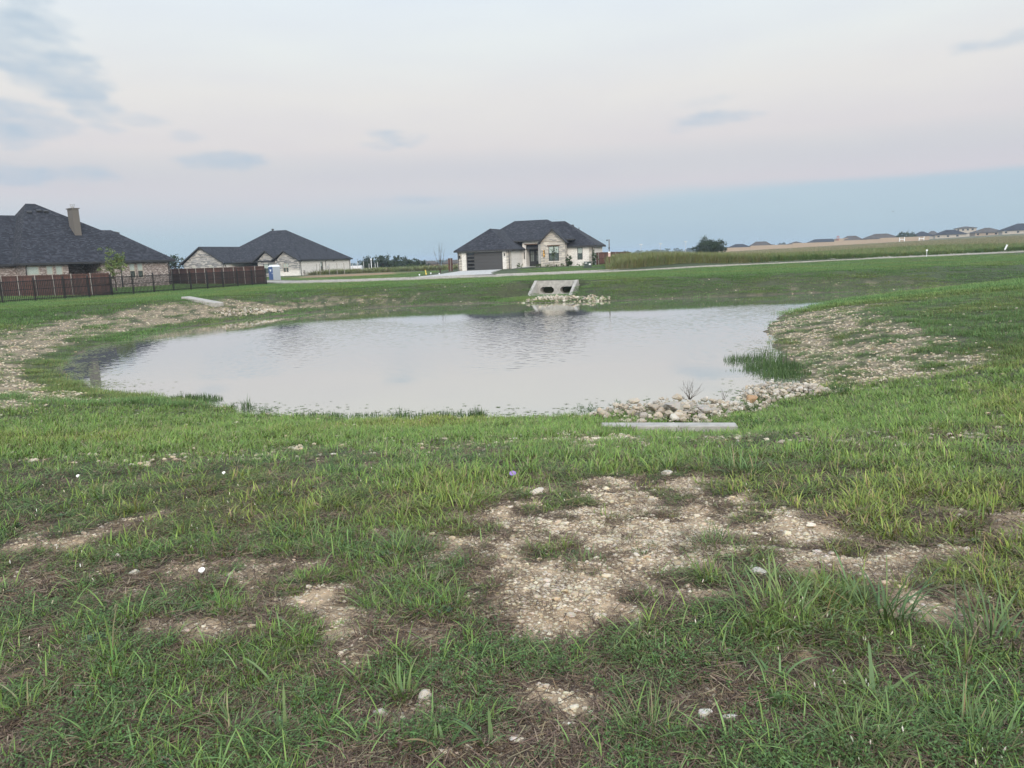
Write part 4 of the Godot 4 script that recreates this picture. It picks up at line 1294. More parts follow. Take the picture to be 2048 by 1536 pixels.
func bare_shrub(called: String, label: String, at: Vector3, h: float, n: int, seed_: int, spread: float, thick: float) -> void:
	var r := RandomNumberGenerator.new()
	r.seed = seed_
	var b := MB.new()
	for k in n:
		var p := Vector3(r.randf_range(-0.02, 0.02), -0.03, r.randf_range(-0.02, 0.02))
		var d := Vector3(r.randfn() * spread, 1.0, r.randfn() * spread).normalized()
		var th := thick
		for s in 4:
			var q := p + d * h * r.randf_range(0.2, 0.3)
			b.tube(p, q, th, th * 0.7, 4)
			if s > 0:
				for e in 2:
					var d2 := (d + Vector3(r.randfn(), r.randfn() * 0.5 + 0.3, r.randfn()) * spread).normalized()
					b.tube(q, q + d2 * h * r.randf_range(0.1, 0.28), th * 0.5, th * 0.15, 3)
			p = q
			th *= 0.68
			d = (d + Vector3(r.randfn(), 0.2, r.randfn()) * spread * 0.45).normalized()
	var o := obj(called, b.mesh(), M.bark)
	o.position = at
	tag(o, label, "shrub" if h < 1 else "tree")

func build_things() -> void:
	culvert_mesh()
	# concrete sill in front of the near rocks, with its sloping apron
	var s := thing("concrete_sill", "low grey concrete sill between the near grass and the rock pile", "sill", Vector3(2.42, -1.155, -11.3), deg_to_rad(-9))
	var b := MB.new()
	b.cham(Vector3(-1.04, -0.2, -0.12), Vector3(1.04, 0.13, 0.12), 0.012)
	obj("beam", b.mesh(), M.concrete, s)
	b = MB.new()
	b.solid([Vector3(-0.95, -0.3, -0.12), Vector3(0.95, -0.3, -0.12), Vector3(0.95, 0.1, -0.125), Vector3(-0.95, 0.1, -0.125), Vector3(-0.85, -0.6, -0.7), Vector3(0.9, -0.6, -0.7), Vector3(0.9, -0.25, -0.7), Vector3(-0.85, -0.25, -0.7)], [[0, 1, 2, 3], [4, 5, 6, 7], [2, 3, 7, 6], [0, 3, 7, 4], [1, 2, 6, 5]])
	obj("apron", b.mesh(), M.concrete, s)
	var s2 := thing("concrete_sill", "pale concrete sill lying in the grass of the left bank", "sill", Vector3(-18.7, ground(-18.7, -45.4) + 0.12, -45.4), deg_to_rad(-36))
	b = MB.new()
	b.cham(Vector3(-1.75, -0.4, -0.3), Vector3(1.75, 0.04, 0.3), 0.02)
	var beam := obj("beam", b.mesh(), M.concrete, s2)
	beam.rotation.z = -0.1
	# portable toilet
	var p := thing("portable_toilet", "grey and blue portable toilet with white roof at the end of the fence", "portable toilet", gp(-27.6, -88.6), deg_to_rad(-42))
	p.scale = Vector3.ONE * 0.87
	p.position.y -= 0.02
	var grey: Material = mat("toilet_grey", 0.36, 0.4, 0.44, 0.55)
	var blue: Material = mat("toilet_blue", 0.05, 0.1, 0.24, 0.5)
	var white: Material = mat("toilet_white", 0.75, 0.78, 0.82, 0.5)
	wall_box(p, "cabin", Vector3(-0.55, 0.08, -0.55), Vector3(0.55, 1.9, 0.55), grey)
	for k in 4: wall_box(p, "rib", Vector3(0.55, 0.3 + k * 0.42, -0.5), Vector3(0.57, 0.34 + k * 0.42, 0.5), grey)
	var door := wall_box(p, "door", Vector3(-0.5, 0.12, 0.55), Vector3(0.5, 1.88, 0.58), blue)
	b = MB.new()
	b.solid([Vector3(-0.24, 1.5, 0.582), Vector3(-0.1, 1.6, 0.582), Vector3(0.0, 1.5, 0.582), Vector3(0.1, 1.6, 0.582), Vector3(0.24, 1.5, 0.582), Vector3(0.0, 1.2, 0.582)], [[0, 1, 2, 5], [2, 3, 4, 5]])
	obj("heart_emblem", b.mesh(), white, door)
	wall_box(door, "latch", Vector3(0.36, 0.95, 0.58), Vector3(0.42, 1.08, 0.61), white)
	wall_box(p, "skid", Vector3(-0.58, 0, -0.6), Vector3(0.58, 0.08, 0.6), blue)
	b = MB.new()
	b.solid([Vector3(-0.6, 1.9, -0.6), Vector3(0.6, 1.9, -0.6), Vector3(0.6, 1.9, 0.6), Vector3(-0.6, 1.9, 0.6), Vector3(-0.55, 2.0, -0.55), Vector3(0.55, 2.0, -0.55), Vector3(0.55, 2.0, 0.55), Vector3(-0.55, 2.0, 0.55), Vector3(-0.25, 2.13, -0.5), Vector3(0.25, 2.13, -0.5), Vector3(0.25, 2.13, 0.5), Vector3(-0.25, 2.13, 0.5)], [[0, 1, 2, 3], [0, 1, 5, 4], [1, 2, 6, 5], [2, 3, 7, 6], [3, 0, 4, 7], [4, 5, 9, 8], [5, 6, 10, 9], [6, 7, 11, 10], [7, 4, 8, 11], [8, 9, 10, 11]])
	obj("roof", b.mesh(), white, p)
	b = MB.new()
	b.tube(Vector3(0.3, 1.95, -0.4), Vector3(0.3, 2.35, -0.4), 0.05, 0.05, 8)
	obj("vent_pipe", b.mesh(), grey, p)
	# steel stakes by the long white wall
	var sl := ["leftmost steel fence post before the long white wall", "second steel fence post from the left before the long white wall", "steel fence post just right of the narrow window of the white wall", "steel fence post second from the right before the long white wall", "rightmost steel fence post before the long white wall"]
	for k in 5: pole("steel_post", sl[k], "post", gp([-31.1, -30.6, -29.05, -27.8, -26.65][k], -122), 1.75, 0.05, M.steel_post, "steel posts by the white wall")
	var pp := [[-28.98, 1.75], [-28.0, 2.1], [-27.3, 1.5], [-26.9, 2.1], [-24.75, 1.7], [-24.3, 1.9], [-25.9, 1.7]]
	var pn := ["first bare pole right of the gabled house", "second bare pole right of the gabled house", "short third pole right of the gabled house", "tall fourth pole right of the gabled house", "shorter of two poles right of the globe lamp", "taller of two poles right of the globe lamp", "pole just left of the globe lamp"]
	for k in 7: pole("bare_pole", pn[k], "pole", gp(pp[k][0], -140), pp[k][1], 0.06, M.galvanized, "poles of the unfinished yard")
	var lp := thing("globe_lamp", "pale lamp post with white globe before the dark trees", "lamp", gp(-25.45, -140))
	b = MB.new()
	b.tube(Vector3(0, -0.2, 0), Vector3(0, 2.3, 0), 0.08, 0.07, 8)
	obj("post", b.mesh(), white, lp)
	var sm := SphereMesh.new()
	sm.radius = 0.17; sm.height = 0.34; sm.radial_segments = 12; sm.rings = 8
	obj("globe", sm, white, lp).position.y = 2.42
	var tr := thing("white_trailer", "low white trailer with a red load right of the gabled house", "trailer", gp(-30.5, -150), 0.1)
	wall_box(tr, "body", Vector3(-1.7, 0.35, -1), Vector3(1.3, 1.45, 1), white)
	wall_box(tr, "load", Vector3(-0.6, 0.3, 1.0), Vector3(0.9, 0.75, 1.5), M.red_paint)
	for x in [-0.9, 0.5]:
		b = MB.new()
		b.tube(Vector3(x, 0.3, 0.8), Vector3(x, 0.3, 1.05), 0.3, 0.3, 12)
		obj("wheel", b.mesh(), M.black_metal, tr)
	wall_box(tr, "bed", Vector3(1.3, 0.25, -1), Vector3(4.6, 0.7, 1), white)
	# marker, markers of the sprinkler line, box, sign pole
	var yl: Material = mat("yellow_paint", 0.65, 0.52, 0.12, 0.6)
	var ym := thing("marker_post", "small yellow marker post on the lawn left of the driveway", "marker", gp(-9.9, -90))
	b = MB.new()
	b.box(Vector3(-0.06, -0.1, -0.02), Vector3(0.06, 0.5, 0.02))
	obj("post", b.mesh(), yl, ym)
	b = MB.new()
	b.box(Vector3(-0.1, 0.5, -0.03), Vector3(0.04, 0.6, 0.03)); b.box(Vector3(0.02, 0.0, 0.02), Vector3(0.14, 0.22, 0.05))
	obj("cap", b.mesh(), yl, ym)
	var wl := ["left small white marker knob on the lawn near the yellow post", "middle small white marker knob on the lawn behind the yellow post", "right small white marker knob on the lawn beside the bare sapling"]
	for k in 3:
		b = MB.new()
		b.tube(Vector3(0, -0.1, 0), Vector3(0, 0.1, 0), 0.05, 0.05, 6); b.tube(Vector3(0, 0.1, 0), Vector3(0, 0.22, 0), 0.1, 0.06, 8)
		var o := obj("lawn_marker", b.mesh(), white)
		o.position = gp([-10.2, -9.4, -8.0][k], [-86.0, -91.0, -87.0][k])
		tag(o, wl[k], "marker", "white markers on the lawn")
	var ub := thing("utility_box", "dark green utility cabinet with white notices on the lawn", "utility box", gp(9.4, -88.0), deg_to_rad(-10))
	var dg: Material = mat("cabinet_green", 0.035, 0.055, 0.045, 0.6)
	wall_box(ub, "cabinet", Vector3(-0.42, -0.1, -0.35), Vector3(0.42, 0.62, 0.35), dg)
	wall_box(ub, "lid", Vector3(-0.46, 0.62, -0.39), Vector3(0.46, 0.7, 0.39), dg)
	wall_box(ub, "notice", Vector3(0.14, 0.3, 0.352), Vector3(0.38, 0.48, 0.358), white)
	wall_box(ub, "notice", Vector3(-0.34, 0.5, 0.352), Vector3(-0.06, 0.58, 0.358), white)
	var sp := thing("sign_pole", "thin pole with a small camera and pale signs before the dark fence", "pole", gp(11.45, -84.5))
	b = MB.new()
	b.tube(Vector3(0, -0.2, 0), Vector3(0, 3.15, 0), 0.05, 0.045, 8)
	obj("post", b.mesh(), M.lumber, sp)
	b = MB.new()
	b.tube(Vector3(0, 3.08, 0), Vector3(-0.22, 3.06, 0.05), 0.02, 0.02, 6); b.box(Vector3(-0.32, 3.0, -0.05), Vector3(-0.18, 3.12, 0.2))
	obj("camera_arm", b.mesh(), M.black_metal, sp)
	wall_box(sp, "junction_box", Vector3(-0.09, 2.1, 0.045), Vector3(0.06, 2.28, 0.13), M.black_metal)
	wall_box(sp, "sign", Vector3(-0.13, 1.25, 0.05), Vector3(0.13, 1.65, 0.065), mat("pink_notice", 0.6, 0.42, 0.38, 0.7))
	wall_box(sp, "sign", Vector3(-0.14, 1.66, 0.05), Vector3(0.14, 1.8, 0.065), white)
	var mp := thing("road_marker", "white leaning marker post in the green weeds at far right", "marker", gp(64.5, -97.5), 0.0)
	wall_box(mp, "post", Vector3(-0.09, 0.55, -0.04), Vector3(0.09, 1.25, 0.04), white).rotation.z = -0.4
	wall_box(mp, "stake", Vector3(-0.02, -0.3, -0.02), Vector3(0.02, 0.55, 0.02), M.steel_post).rotation.z = -0.4
	b = MB.new()
	b.box(Vector3(-0.02, -0.3, -0.02), Vector3(0.02, 0.72, 0.02)); b.box(Vector3(-0.11, 0.72, -0.03), Vector3(0.11, 0.92, 0.03))
	var mk := obj("road_marker", b.mesh(), white)
	mk.position = gp(52.6, -94.0)
	tag(mk, "small white marker in the green weeds beside the road", "marker")
	for k in 2:
		var go := thing("field_goal", ["left small white goal frame in the far dry field", "right small white goal frame in the far dry field"][k], "goal", Vector3([203.9, 214.0][k], plateau(209, -388), -388))
		b = MB.new()
		b.box(Vector3(-1.4, -1, -0.1), Vector3(-1.1, 2.0 - k * 0.2, 0.1)); b.box(Vector3(1.1, -1, -0.1), Vector3(1.4, 2.2, 0.1))
		obj("post", b.mesh(), white, go)
		b = MB.new()
		b.box(Vector3(-1.1, 0.9, -0.08), Vector3(1.1, 1.2, 0.08))
		obj("bar", b.mesh(), white, go)
	# garden plants
	var g1 := Color(0.04, 0.075, 0.028)
	var g2 := Color(0.09, 0.13, 0.045)
	var o1 := obj("clipped_shrub", crown_mesh(Vector3(0.95, 1.55, 0.95), 60, 24, 0.13, g1, 401), M.leaf)
	o1.position = gp(8.2, -100.3)
	tag(o1, "dark green cone shrub between the stone gable and the narrow window", "shrub")
	o1.position.y = 0.15
	var o2 := obj("slim_shrub", crown_mesh(Vector3(0.7, 2.2, 0.6), 40, 22, 0.13, g1, 402), M.leaf)
	o2.position = Vector3(11.55, 0.15, -100.0)
	tag(o2, "slim dark shrub against the right stone corner of the white house", "shrub")
	var bl := [["flowering bush at the left of the entry of the white house", 0.6, -99.6, 0.95, 0.6], ["larger green bush at the foot of the garage side wall", 1.35, -100.2, 1.2, 0.7], ["low green bush right beside the front door", 4.2, -101.2, 0.9, 0.5]]
	for k in bl.size():
		var o := obj("garden_bush", crown_mesh(Vector3(bl[k][3], bl[k][4], 0.8), 26, 20, 0.11, g2, 410 + k), M.leaf)
		o.position = Vector3(bl[k][1], ground(bl[k][1], bl[k][2]) - 0.03, bl[k][2])
		tag(o, bl[k][0], "bush", "bushes along the house")
	var fl := ["leftmost low plant under the big window", "second low plant under the big window", "third low plant under the big window", "rightmost low plant under the big window", "left small plant under the narrow window", "right small plant under the narrow window"]
	for k in 6:
		var x: float = [5.2, 5.8, 6.5, 7.3, 9.3, 10.0][k]
		var o := obj("bed_plant", crown_mesh(Vector3(0.6, 0.35 + 0.1 * (k % 2), 0.5), 12, 16, 0.09, g2, 420 + k), M.leaf)
		o.position = Vector3(x, ground(x, -99.9) - 0.02, -99.9 + (0.0 if k < 4 else 0.4))
		tag(o, fl[k], "plant", "plants in the house bed")
	tree("young_tree", "thin young tree standing before the big window of the white house", Vector3(6.05, ground(6.05, -97.5) - 0.02, -97.5), Vector3(0.95, 1.9, 0.8), 1.0, Color(0.07, 0.11, 0.045), 430, "", 26, 12, 0.13)
	tree("yard_tree", "young pale green tree before the brick house, behind the iron fence", gp(-35.0, -66.6), Vector3(2.0, 2.7, 1.8), 1.15, Color(0.13, 0.18, 0.06), 440, "", 60, 26, 0.16)
	bare_shrub("bare_sapling", "leafless thin sapling left of the driveway", gp(-8.4, -92.5), 3.3, 6, 450, 0.13, 0.04)
	bare_shrub("dry_twig", "dry leafless twig bush growing out of the near rocks", Vector3(3.25, -1.02, -13.3), 0.36, 12, 451, 0.55, 0.006)
	bare_shrub("dry_twig", "small dry twig at the right of the twig bush on the rocks", Vector3(3.95, -1.15, -13.6), 0.25, 5, 452, 0.6, 0.005)
	# grass standing in the pond
	water_grass("broad clump of dark grass standing in the water off the right bank", [[6.6, -18.5, 0.7, 0.8, 900, 1.1], [6.45, -20.2, 0.6, 0.35, 380, 1.0], [6.55, -17.4, 0.6, 0.35, 400, 0.9], [7.1, -20.0, 0.35, 0.9, 160, 1.7], [5.85, -18.5, 0.45, 0.15, 90, 0.5]], 0.16, 0.38, 460)
	water_grass("round dark grass clump in the water by the left near shore", [[-7.15, -16.9, 0.42, 0.28, 420, 1.0], [-7.7, -17.1, 0.3, 0.15, 120, 0.8]], 0.12, 0.3, 461)
	water_grass("small upright grass tuft in the water right of the round clump", [[-5.75, -15.75, 0.12, 0.12, 70, 1.3], [-6.1, -15.9, 0.1, 0.1, 30, 0.6]], 0.14, 0.32, 462)
	water_grass("dark grass fringe in the water at the middle of the near shore", [[-3.9, -14.75, 0.6, 0.2, 260, 0.6], [-2.8, -14.45, 0.9, 0.22, 420, 0.7], [-1.3, -14.2, 0.8, 0.2, 420, 0.9], [-0.7, -14.05, 0.2, 0.15, 160, 1.3], [-2.2, -14.3, 0.15, 0.1, 60, 1.4]], 0.1, 0.27, 463)
	# floating algae, a film without countable pieces
	var r := RandomNumberGenerator.new()
	r.seed = 77
	b = MB.new()
	for k in 11:
		var w := TAU * k / 11
		var w2 := TAU * (k + 1) / 11
		var k1 := 0.6 + 0.4 * sin(k * 2.3)
		var k2 := 0.6 + 0.4 * sin(((k + 1) % 11) * 2.3)
		b.tri(Vector3.ZERO, Vector3(cos(w2) * k2, 0, sin(w2) * k2), Vector3(cos(w) * k1, 0, sin(w) * k1))
	var at := []
	var tint := PackedColorArray()
	var nn := FastNoiseLite.new()
	nn.seed = 15; nn.frequency = 0.5
	while at.size() < 7500:
		var x := r.randf_range(-17.5, 12)
		var z := r.randf_range(-50, -13.5)
		var d := shore_distance(x, z)
		if d > 0.05 or d < -2.6: continue
		var near := smoothstep(-2.2, 0.0, d)
		var side := smoothstep(-8.0, -12.0, x) if z < -16.5 else 0.45
		if x > 4.0: side = 0.55 * smoothstep(-26.0, -22.0, z)
		if z < -46.0: side = 0.35
		if r.randf() > pow(near, 2.5) * side * 1.3 * smoothstep(-0.15, 0.35, nn.get_noise_2d(x, z) + near * 0.35): continue
		var sc := r.randf_range(0.01, 0.055)
		at.append(Transform3D(Basis(Vector3.UP, r.randf() * TAU).scaled(Vector3(sc * 1.5, 1, sc)), Vector3(x, WATER + r.randf_range(0.004, 0.009), z)))
		tint.append(vary(Color(0.2, 0.23, 0.12) if z < -17.0 else Color(0.12, 0.16, 0.07), r, 0.35))
	many("pond_algae", b.mesh(), M.dry, at, tint, "patchy green algae film floating along the shore", "algae")
	# a bird, far off over the field
	var bd := MB.new()
	bd.tube(Vector3(-0.16, 0, 0), Vector3(0.02, 0.02, 0), 0.015, 0.05, 6); bd.tube(Vector3(0.02, 0.02, 0), Vector3(0.2, 0.03, 0), 0.05, 0.01, 6)
	for sgn in [-1, 1]:
		bd.solid([Vector3(-0.06, 0.03, 0.03 * sgn), Vector3(0.08, 0.03, 0.03 * sgn), Vector3(0.04, 0.16, 0.25 * sgn), Vector3(-0.05, 0.15, 0.25 * sgn), Vector3(-0.08, 0.1, 0.48 * sgn), Vector3(0, 0.04, 0.03 * sgn)], [[0, 1, 2, 3], [3, 2, 4], [0, 5, 3], [5, 1, 2]])
	var bird := obj("flying_bird", bd.mesh(), M.black_metal)
	bird.position = Vector3(61.4, 6.5, -120)
	bird.rotation.y = 0.7
	tag(bird, "tiny dark bird flying low over the far field", "bird")

# ------------------------------------------------------------------ stones
func stone_pile(called: String, label: String, lobes: Array, n: int, s0: float, s1: float, meshes: Array, seed_: int, filler: int) -> void:
	var r := RandomNumberGenerator.new()
	r.seed = seed_
	var t := thing(called, label, "rock pile", Vector3.ZERO, 0, "heaps of broken stone")
	var at := []
	var tint := PackedColorArray()
	for k in n + filler:
		var l: Array = lobes[r.randi() % lobes.size()]
		var a := r.randf() * TAU
		var q := sqrt(r.randf())
		var x: float = l[0] + cos(a) * q * l[2]
		var z: float = l[1] + sin(a) * q * l[3]
		var rad := lerpf(s0, s1, pow(r.randf(), 2.2))
		if k >= n: rad = s0 * r.randf_range(0.25, 0.8)
		var y: float = maxf(ground(x, z), WATER - 0.06) + l[4] * (1.0 - q * q) * pow(r.randf(), 0.35) + rad * 0.15
		var bs := Basis.from_euler(Vector3(r.randf_range(-0.4, 0.4), r.randf() * TAU, r.randf_range(-0.4, 0.4))).scaled(Vector3.ONE * rad)
		if k < n:
			var o := obj("stone", meshes[r.randi() % meshes.size()], M.stone, t)
			o.transform = Transform3D(bs, Vector3(x, y, z))
		else:
			at.append(Transform3D(bs, Vector3(x, y - rad * 0.3, z)))
			tint.append(Color(1, 1, 1) * r.randf_range(0.75, 1.1))
	if filler > 0: many("small_stones", meshes[0], M.stone, at, tint, "", "", t)

func build_stones() -> void:
	var cols := [Color(0.78, 0.7, 0.57), Color(0.7, 0.61, 0.48), Color(0.84, 0.77, 0.65), Color(0.6, 0.52, 0.41), Color(0.76, 0.65, 0.5), Color(0.58, 0.54, 0.48), Color(0.88, 0.83, 0.73)]
	var big := []
	for k in 14: big.append(rock_mesh(500 + k, true, cols[k % 7]))
	var low := []
	for k in 7: low.append(rock_mesh(540 + k, false, cols[k]))
	stone_pile("rock_pile", "heap of pale broken stone behind the near concrete sill", [[2.0, -13.3, 0.75, 0.6, 0.2], [3.0, -13.2, 0.9, 0.9, 0.34], [3.6, -13.5, 0.75, 0.75, 0.26], [2.9, -12.6, 0.95, 0.55, 0.24], [2.5, -12.05, 0.85, 0.3, 0.14], [4.4, -13.9, 0.7, 0.6, 0.16]], 297, 0.035, 0.095, big, 601, 1200)
	stone_pile("rock_pile", "heap of smaller cream stones at the foot of the right bank", [[5.2, -14.9, 0.6, 0.7, 0.2], [5.5, -15.4, 0.75, 0.95, 0.26], [5.9, -14.7, 0.5, 0.6, 0.16]], 230, 0.035, 0.08, big, 602, 700)
	stone_pile("rock_pile", "heap of pale stones at the water below the culvert", [[2.4, -48.9, 1.7, 0.9, 0.22], [4.4, -48.9, 1.6, 0.9, 0.25], [3.2, -50.2, 1.6, 1.2, 0.2], [2.9, -51.8, 1.4, 1.2, 0.15], [5.8, -48.4, 0.8, 0.5, 0.1]], 260, 0.06, 0.16, low, 603, 500)
	stone_pile("rock_pile", "heap of pale stones at the water below the left sill", [[-16.3, -43.4, 0.9, 0.8, 0.15], [-15.4, -44.4, 0.8, 0.7, 0.12], [-14.5, -45.3, 0.7, 0.6, 0.1]], 110, 0.07, 0.16, low, 604, 260)
	# single stones that stand out
	var one := [["largest angular grey-tan boulder just behind the concrete sill", 2.75, -12.3, 0.16, 5, 0.18], ["upright orange-brown boulder at the right end of the near rocks", 4.62, -14.0, 0.14, 4, 0.14], ["yellowish boulder at the back of the near rocks", 2.35, -13.9, 0.13, 0, 0.16], ["dark grey boulder at the left of the largest one", 2.4, -12.4, 0.12, 3, 0.16], ["grey block just right of the largest boulder behind the sill", 3.2, -12.2, 0.13, 5, 0.16], ["white and tan stone alone in the grass left of the gravel", 0.17, -5.49, 0.055, 2, 0.0], ["flat white stone in the weeds near the bottom, right of centre", 0.66, -2.42, 0.036, 6, 0.0], ["small white stone right beside the flat white one", 0.73, -2.39, 0.03, 6, 0.0], ["pale stone under the broad grass shoot left of centre", -0.38, -2.6, 0.032, 2, 0.0], ["small tan stone at the left foot of the broad grass shoot", -0.53, -2.5, 0.035, 2, 0.0], ["flat white stone at the far left of the bare strip", -2.2, -4.0, 0.035, 6, 0.0], ["pale stone above the far left bare strip", -2.45, -4.3, 0.035, 2, 0.0], ["flat cream stone in the gravel's right part", 1.25, -3.62, 0.04, 6, 0.0], ["cream stone at the far end of the gravel patch", 1.3, -6.1, 0.06, 2, 0.0]]
	for k in one.size():
		var q: Array = one[k]
		var o := obj("boulder" if q[3] > 0.1 else "loose_stone", rock_mesh(560 + k, true, Color(0.6, 0.4, 0.24) if k == 1 else cols[q[4]], 0.95 if k == 1 else 0.6), M.stone)
		o.position = Vector3(q[1], maxf(ground(q[1], q[2]), WATER) + q[5] + q[3] * 0.25, q[2])
		o.scale = Vector3.ONE * q[3]
		o.rotation.y = k * 1.3
		tag(o, q[0], "boulder" if q[3] > 0.1 else "stone")
	# gravel
	var r := RandomNumberGenerator.new()
	r.seed = 88
	var at := [[], [], [], []]
	var tint := [PackedColorArray(), PackedColorArray(), PackedColorArray(), PackedColorArray()]
	var spot_of := []
	for k in bare_spots.size():
		for j in int(bare_spots[k][2] * bare_spots[k][3] * 400.0) + 1: spot_of.append(k)
	for k in 260000:
		var far := k > 100000
		var az := deg_to_rad(r.randf_range(-40, 40))
		var rr := 8.0 * pow(56.0 / 8.0, r.randf()) if far else 1.9 * pow(10.0 / 1.9, r.randf())
		var x := rr * sin(az)
		var z := -rr * cos(az)
		if k < 70000:
			# most of it lies in the bare spots
			var q: Array = bare_spots[spot_of[r.randi() % spot_of.size()]]
			var w := sqrt(r.randf()) * 1.7
			var w2 := r.randf() * TAU
			x = q[0] + cos(w2) * w * q[2]
			z = q[1] + sin(w2) * w * q[3]
			rr = sqrt(x * x + z * z)
		if far:
			var d := shore_distance(x, z)
			if d < -0.25 or d > 7.0: continue
		var bb := bare(x, z)
		if r.randf() > (smoothstep(0.15, 0.75, bb) * 0.6 if far else smoothstep(0.28, 0.85, bb) * 0.75) + 0.02: continue
		var s := (0.002 + (0.0095 if r.randf() < 0.96 else 0.022) * pow(r.randf(), 3.0)) * (1.0 + rr * 0.04) if not far else r.randf_range(0.012, 0.04) * (0.8 + rr * 0.014)
		var i := r.randi() % 4
		at[i].append(Transform3D(Basis.from_euler(Vector3(r.randf_range(-0.5, 0.5), r.randf() * TAU, r.randf_range(-0.5, 0.5))).scaled(Vector3(s * 1.3, s * 0.8, s)), gp(x, z) + Vector3(0, s * 0.25, 0)))
		var u := r.randf_range(0.7, 1.3)
		tint[i].append(Color(u, u * r.randf_range(0.92, 0.99), u * r.randf_range(0.8, 0.95)))
	for i in 4: many("gravel", low[[0, 2, 4, 6][i]], M.stone, at[i], tint[i], ["cream gravel scattered over the bare ground", "pale gravel chips scattered over the bare ground", "tan gravel scattered over the bare ground", "whitish gravel scattered over the bare ground"][i], "gravel")

